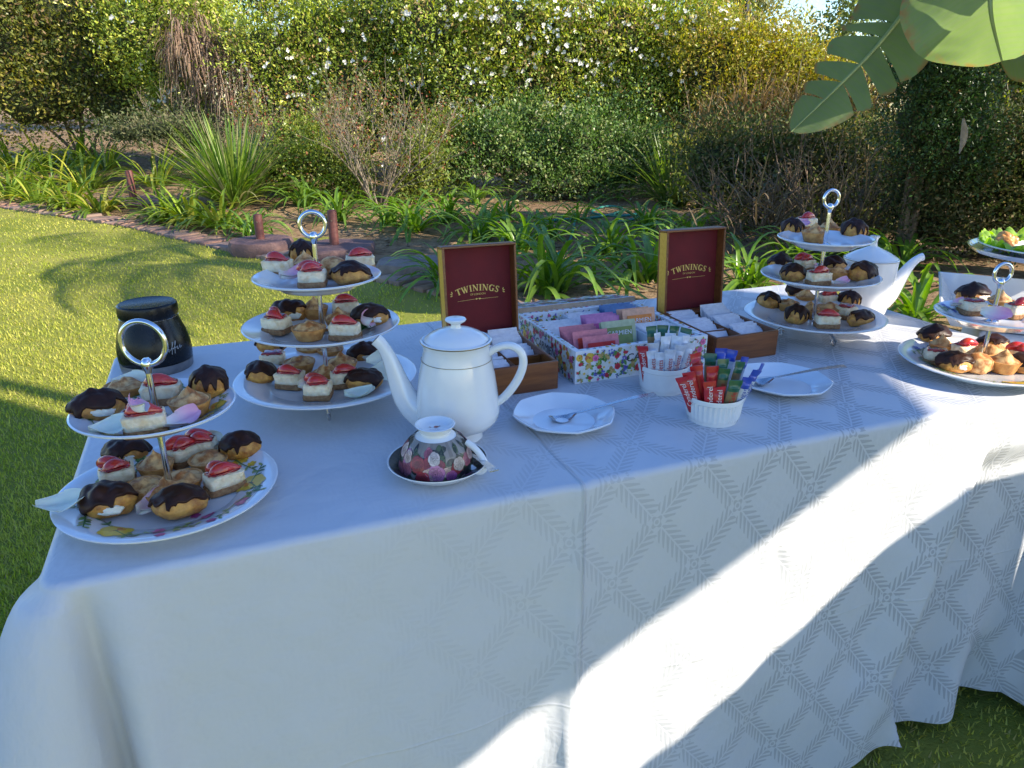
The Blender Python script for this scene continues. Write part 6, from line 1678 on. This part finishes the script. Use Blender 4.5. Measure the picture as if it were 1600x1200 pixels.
dry_mass('dry_creeper', 'brown dead creeper hanging down the shrub at upper left', lobes_px([(320, 100, 50, 40), (370, 130, 40, 45), (300, 60, 40, 30), (400, 140, 20, 40)], 11.0, .4), 1500, .42, [(.26, .17, .11), (.20, .13, .09), (.32, .23, .16)], 31, 4.0, -.4)
dry_mass('dry_grass', 'straw-coloured dry grass below the yellow-green bush', lobes_px([(1140, 220, 60, 50), (1210, 210, 60, 50), (1280, 220, 50, 50), (1100, 250, 40, 50), (1330, 190, 50, 40), (1400, 170, 40, 40)], 9.4, .5), 2200, .45, [(.34, .24, .12), (.26, .17, .08), (.40, .30, .16), (.16, .12, .05)], 32, 1.5, .5)
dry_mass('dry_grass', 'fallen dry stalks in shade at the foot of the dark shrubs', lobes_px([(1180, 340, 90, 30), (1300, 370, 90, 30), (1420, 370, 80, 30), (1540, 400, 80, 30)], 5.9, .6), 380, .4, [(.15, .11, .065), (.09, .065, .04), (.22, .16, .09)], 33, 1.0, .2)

# banana plant
BAN = None
def banana_mat():
    t = NT('banana_leaf'); v = t.n('Attribute', attribute_name='Col').outputs[0]
    sp = t.n('SeparateColor'); t.l(v, sp.inputs[0])
    rib = t.math('FRACT', t.math('MULTIPLY', sp.outputs[0], 46.0)); rib = t.math('ABSOLUTE', t.math('SUBTRACT', rib, .5))
    nzv = t.noise(t.coord(), 6, 4)
    c = t.ramp(nzv, (.3, (.12, .17, .075)), (.7, (.16, .21, .085)))
    c = t.mix(t.math('MULTIPLY', t.ramp(rib, (.0, 1.0), (.25, 0.0)), .35), c, (.14, .22, .05))
    edge = t.math('MULTIPLY', t.ramp(sp.outputs[1], (.86, 0.), (1., 1.)), t.ramp(t.noise(t.coord(), 22, 4), (.42, 0.), (.6, 1.)))
    c = t.mix(edge, c, (.22, .13, .05))
    t.set(Base_Color=c, Roughness=.42)
    t.b.inputs['Specular IOR Level'].default_value = .45
    t.bump(rib, .25, .004)
    tr = t.n('BsdfTranslucent'); h = t.n('HueSaturation'); h.inputs['Value'].default_value = 1.9; h.inputs['Saturation'].default_value = 1.15; t.l(c, h.inputs['Color']); t.l(h.outputs[0], tr.inputs[0])
    mx = t.n('MixShader'); mx.inputs[0].default_value = .6; t.l(t.b.outputs[0], mx.inputs[1]); t.l(tr.outputs[0], mx.inputs[2]); t.l(mx.outputs[0], t.o.inputs[0])
    return t.m
BAN = banana_mat(); MIDRIB = pmat('banana_midrib', (.26, .30, .10), (.2, .24, .08), 20, .45)
def banana_leaf(root, pts, width, seed, side=None, torn=.5, vee=.25, tear=.12):
    rg = random.Random(seed); pts = [Vector(p) for p in pts]
    n = 44; P = np.array([[np.interp(i / n, np.linspace(0, 1, len(pts)), [p[j] for p in pts]) for j in range(3)] for i in range(n + 1)])
    for _ in range(10): P[1:-1] = (P[:-2] + 2 * P[1:-1] + P[2:]) / 4
    V = []; F = []; C = []
    for s in (-1, 1):
        cuts = sorted(rg.sample(range(4, n - 3), max(1, int(torn * 9)))); gapw = 0
        start = 2; segs = []
        for c_ in cuts + [n + 1]:
            if c_ - start >= 2: segs.append((start, c_)); start = c_
        for (a, b) in segs:
            sag = rg.uniform(-.10, .10); sh = rg.uniform(-.1, .1); rows = []
            for i in range(a, min(b, n) + 1):
                t = Vector(P[min(i + 1, n)] - P[max(i - 1, 0)]).normalized(); up = Vector(side) if side else Vector((0, 0, 1))
                S = t.cross(up).normalized(); Nn = S.cross(t).normalized(); f = i / n
                w = width * (math.sin(PI * min(1, .10 + .90 * f)) ** .7)
                e = (i - a) / max(1, b - a); pinch = 1 - .10 * abs(2 * e - 1) ** 3
                shift = (.5 - e) * (tear if b <= n else 0)
                row = []
                for k in range(6):
                    g = k / 5
                    row.append(Vector(P[i]) + S * s * w * g * pinch + Nn * (vee * w * g * (1 - .9 * g) + sag * w * g * g) + t * (w * .38 * g + (shift + sh * .1) * g * width * 1.4) + Vector((0, 0, -.12 * w * g * g)))
                rows.append(row)
            b0 = len(V)
            for ri, row in enumerate(rows):
                for k, q in enumerate(row): V.append(tuple(q)); C.append(((a + ri) / n + k * .01, k / 5, 0))
            for ri in range(len(rows) - 1):
                for k in range(5):
                    q = b0 + ri * 6 + k; F.append((q, q + 1, q + 7, q + 6))
    lf = put('leaf', np_mesh('leaf', np.array(V), F, BAN, np.array(C), smooth=True), root)
    mb = MB(); mb.tube([tuple(p) for p in P], [.022 * (1 - .85 * i / n) for i in range(n + 1)], 8); mb.build('midrib', MIDRIB, lf)
bp = Vector((3.95, 4.7, float(bed_z(3.95, 4.7))))
ban = empty('banana_plant', tuple(bp), 0, 'tall banana plant with torn hanging leaves at the right of the bed', 'banana plant')
mb = MB()
for (x, y, h, r) in ((0, 0, 2.6, .13), (.35, .2, 2.2, .11), (-.2, .35, 1.9, .10)): mb.tube([(x, y, 0), (x + .03, y, h * .5), (x, y + .05, h)], [r, r * .85, r * .6], 12)
mb.build('stem', pmat('banana_stem', (.16, .17, .07), (.22, .15, .08), 12, .7, .4, 40, .01), ban)
def W2(px, py, y): return tuple(far(px, py, y) - bp)
banana_leaf(ban, [(0, 0, 2.5), (-.25, -.15, 2.75), W2(1500, -130, 4.3), W2(1435, -10, 4.1), W2(1370, 75, 4.0), W2(1300, 145, 3.95), W2(1236, 206, 3.9)], .24, 1, torn=1.3, side=(-.25, -.9, .35), vee=.1, tear=.13)
banana_leaf(ban, [(0, 0, 2.4), (-.3, .3, 2.5), W2(1500, -90, 5.4), W2(1455, 0, 5.6), W2(1420, 70, 5.7), W2(1405, 130, 5.7)], .26, 2, torn=1.1, side=(0, -.9, .4))
banana_leaf(ban, [(0, -.1, 2.0), (-.3, -.7, 2.3), W2(1640, -160, 3.7), W2(1560, -90, 3.5), W2(1545, 10, 3.4), W2(1566, 95, 3.4)], .42, 3, torn=.1, side=(-.85, -.45, -.1), vee=.1)
banana_leaf(ban, [(.1, -.1, 1.5), (-.05, -.4, 1.7), W2(1640, 60, 3.9), W2(1600, 85, 3.8), W2(1560, 82, 3.8)], .26, 4, torn=.2, side=(-.5, -.6, .6))
rg = random.Random(9)
for k in range(4):
    a = rg.uniform(-PI, PI) if k > 4 else rg.uniform(-1.2, 1.6); L = rg.uniform(1.4, 2.1); z0 = rg.uniform(2.1, 2.6); up = rg.uniform(.5, 1.5)
    cx, sx = math.cos(a), math.sin(a)
    if cx < -.35 and sx < .2: a = rg.uniform(.3, 1.3); cx, sx = math.cos(a), math.sin(a)
    banana_leaf(ban, [(0, 0, z0), (cx * .3 * L, sx * .3 * L, z0 + up * .7), (cx * .65 * L, sx * .65 * L, z0 + up), (cx * L, sx * L, z0 + up * .75), (cx * 1.2 * L, sx * 1.2 * L, z0 + up * .2)], .30, 20 + k, torn=.8)
# hanging dead sheath
p = far(1507, 185, 5.12); mb = MB()
mb.grid(5, 12, lambda i, j: ((i - .5) * .05 * math.sin(PI * (j * .9 + .08)) + .03 * math.sin(j * 2.5), .012 * (i - .5) ** 2 * 4, -.22 * j))
tag(mb.build('dead_leaf_sheath', pmat('grey_dead_sheath', (.30, .25, .23), (.2, .16, .14), 30, .8), None, loc=tuple(p), smooth='all'), 'pale dead leaf sheath hanging on the dark creeper', 'dead leaf')

# stones, posts, hose, fallen leaf
M['stone'] = pmat('red_sandstone', (.20, .115, .10), (.15, .09, .082), 12, .9, .7, 60, .01, detail=6)
M['rock'] = pmat('grey_brown_rock', (.26, .21, .17), (.18, .14, .115), 10, .9, .8, 50, .012, detail=6)
M['postred'] = pmat('red_oxide_paint', (.15, .045, .035), (.11, .035, .028), 40, .6, .3, 120, .002)
def slab_stone(name, px, py, R, H, sides, label, mat, seed, sx=1.0):
    rg = random.Random(seed); p = ground(px, py); n = 28; V = []
    ang = [2 * PI * i / n for i in range(n)]
    rr = []
    for a in ang:
        w = (a * sides / (2 * PI)) % 1 - .5; rr.append(R * (math.cos(PI / sides) / math.cos(2 * PI / sides * w)) * (1 + .05 * nz((math.cos(a) * 2 + seed, math.sin(a) * 2, 0))))
    prof = [(0.9, -.05), (1.0, H * .25), (1.0, H * .7), (.955, H * .97), (.90, H), (.5, H * 1.01), (0.0, H * 1.01)]
    for (k, z) in prof:
        for i, a in enumerate(ang): V.append((rr[i] * k * math.cos(a) * sx + .006 * rg.uniform(-1, 1) * (k > .6), rr[i] * k * math.sin(a) + .006 * rg.uniform(-1, 1) * (k > .6), z + .004 * rg.uniform(-1, 1)))
    F = [(j*n+i, j*n+(i+1) % n, (j+1)*n+(i+1) % n, (j+1)*n+i) for j in range(len(prof) - 1) for i in range(n)]
    o = MB().add(V, F).build(name, mat, None, loc=tuple(p)); o.rotation_euler.z = rg.uniform(0, 1)
    tag(o, label, 'stone', 'flat stones in the bed'); return p
def post(p, h, r, label, H):
    root = empty('garden_post', (p.x, p.y, p.z + H), 0, label, 'post', 'short red posts in the bed')
    mb = MB(); mb.lathe([(0, 0), (r * 1.02, 0), (r, .01), (r, h - .01), (r * .94, h), (0, h)], 20, cap0=False, cap1=False); mb.build('pipe', M['postred'], root)
    mb = MB(); mb.lathe([(0, h), (r * .8, h), (r * .8, h + .004), (0, h + .006)], 16, cap0=False, cap1=False); mb.build('cap', M['postred'], root)
    mb = MB(); mb.lathe([(0, 0), (.007, 0), (.006, .003), (0, .004)], 10, Matrix.Translation((0, -r, h * .72)) @ Matrix.Rotation(PI / 2, 4, 'X'), cap0=False, cap1=False); mb.build('screw', TWIG, root)
for (px, py, R, H, sd, sx, lab, ph, pr, plab, dx) in ((210, 318, .44, .05, 9, 1.15, 'flat red stone slab under the sunlit post', .33, .042, 'short red post in sunlight among the left lilies', 0), (409, 392, .25, .10, 12, 1.1, 'thick round red stone at the edging left of the stand', .20, .036, 'squat red post left of the left stand ring', .0), (524, 399, .30, .09, 8, 1.15, 'octagonal red stone behind the left three-tier stand', .27, .038, 'red post behind the left stand ring', 0)):
    p = slab_stone('stone_slab', px, py, R, H, sd, lab, M['stone'], px, sx); post(p, ph, pr, plab, H)
slab_stone('stone_slab', 652, 424, .26, .08, 5, 'grey brown rock slab between the lilies and the left burgundy lid', M['rock'], 8, 1.4)
HOSE = pmat('green_garden_hose', (.02, .22, .17), (.015, .16, .13), 30, .45)
def hose(pix, label, r=.014):
    P = [ground(*q) + Vector((0, 0, r)) for q in pix]; n = 50
    A = np.array([[np.interp(i / n, np.linspace(0, 1, len(P)), [q[j] for q in P]) for j in range(3)] for i in range(n + 1)])
    for _ in range(6): A[1:-1] = (A[:-2] + 2 * A[1:-1] + A[2:]) / 4
    mb = MB(); mb.tube([tuple(q) for q in A], r, 8); tag(mb.build('garden_hose', HOSE, None), label, 'hose')
hose([(830, 352), (870, 345), (930, 343), (985, 330), (950, 322), (915, 334), (960, 342), (1010, 334), (990, 346), (940, 352)], 'tangled green hose on the soil before the glossy shrub')
hose([(900, 340), (893, 372), (880, 395), (860, 405), (935, 366), (950, 362)], 'blue-green hose running down behind the sunlit lily', .012)
p = ground(1455, 452); mb = MB()
mb.grid(11, 9, lambda i, j: ((i - .5) * .17, (j - .5) * .13 * math.sin(PI * (i * .9 + .08)) ** .6, .03 + .05 * (j - .5) ** 2 * 4 * .5 + .02 * math.sin(i * 3)))
mb.tube([(-.085, 0, .05), (-.16, -.03, .02), (-.30, -.05, .012)], .006, 6)
tag(mb.build('fallen_leaf', pmat('brown_dry_leaf', (.25, .17, .09), (.17, .11, .06), 25, .7, .3, 90, .004), None, loc=tuple(p), smooth='all'), 'large curled brown leaf lying on the soil behind the second teapot', 'dead leaf')
p = ground(352, 245); mb = MB(); 
mb.tube([(0, 0, 0), (0, 0, .42), (.02, 0, .46), (.16, 0, .47), (.18, 0, .44), (.18, 0, 0)], .012, 8)
tag(mb.build('tap_pipe', pmat('orange_rusty_pipe', (.40, .22, .12), (.3, .16, .09)), None, loc=tuple(p)), 'thin bent standpipe behind the large grass tuft', 'pipe')

# unseen palm added beyond the right edge so its fronds streak the lawn with shade
pp = Vector((5.35, 2.35, 0)); palm = empty('added_palm_tree', tuple(pp), 0, 'unseen feather palm added right of the table to streak the lawn', 'tree')
mb = MB(); mb.tube([(0, 0, 0), (.05, 0, 1.6), (.02, .03, 3.2), (0, 0, 4.5)], [.17, .13, .12, .10], 12); mb.build('trunk', TWIG, palm)
rg = np.random.default_rng(77)
for k in range(15):
    a = 2 * PI * k / 15 + rg.uniform(-.15, .15); e = rg.uniform(.1, 1.0); L = rg.uniform(1.5, 2.0); sp = []
    p = np.array([0, 0, 4.5]); v = np.array([math.cos(a) * math.cos(e), math.sin(a) * math.cos(e), math.sin(e)]); side = np.array([-math.sin(a), math.cos(a), 0]); pts = [tuple(p)]
    for i in range(22):
        p = p + v * L / 22; v = v + np.array([0, 0, -.07]); v /= np.linalg.norm(v); pts.append(tuple(p))
        if i > 2:
            for sg in (-1, 1): sp.append((p, side * sg + v * .6 + np.array([0, 0, .1]), .42 * math.sin(PI * (i + 2) / 26) + .1, .03, .8, np.array((.09, .15, .03)) * rg.uniform(.8, 1.2)))
    o = put('frond', ribbons('frond', sp, STRAP, 4), palm)
    mb = MB(); mb.tube(pts, [.018 * (1 - .8 * i / 22) for i in range(23)], 6); mb.build('rachis', MIDRIB, o)
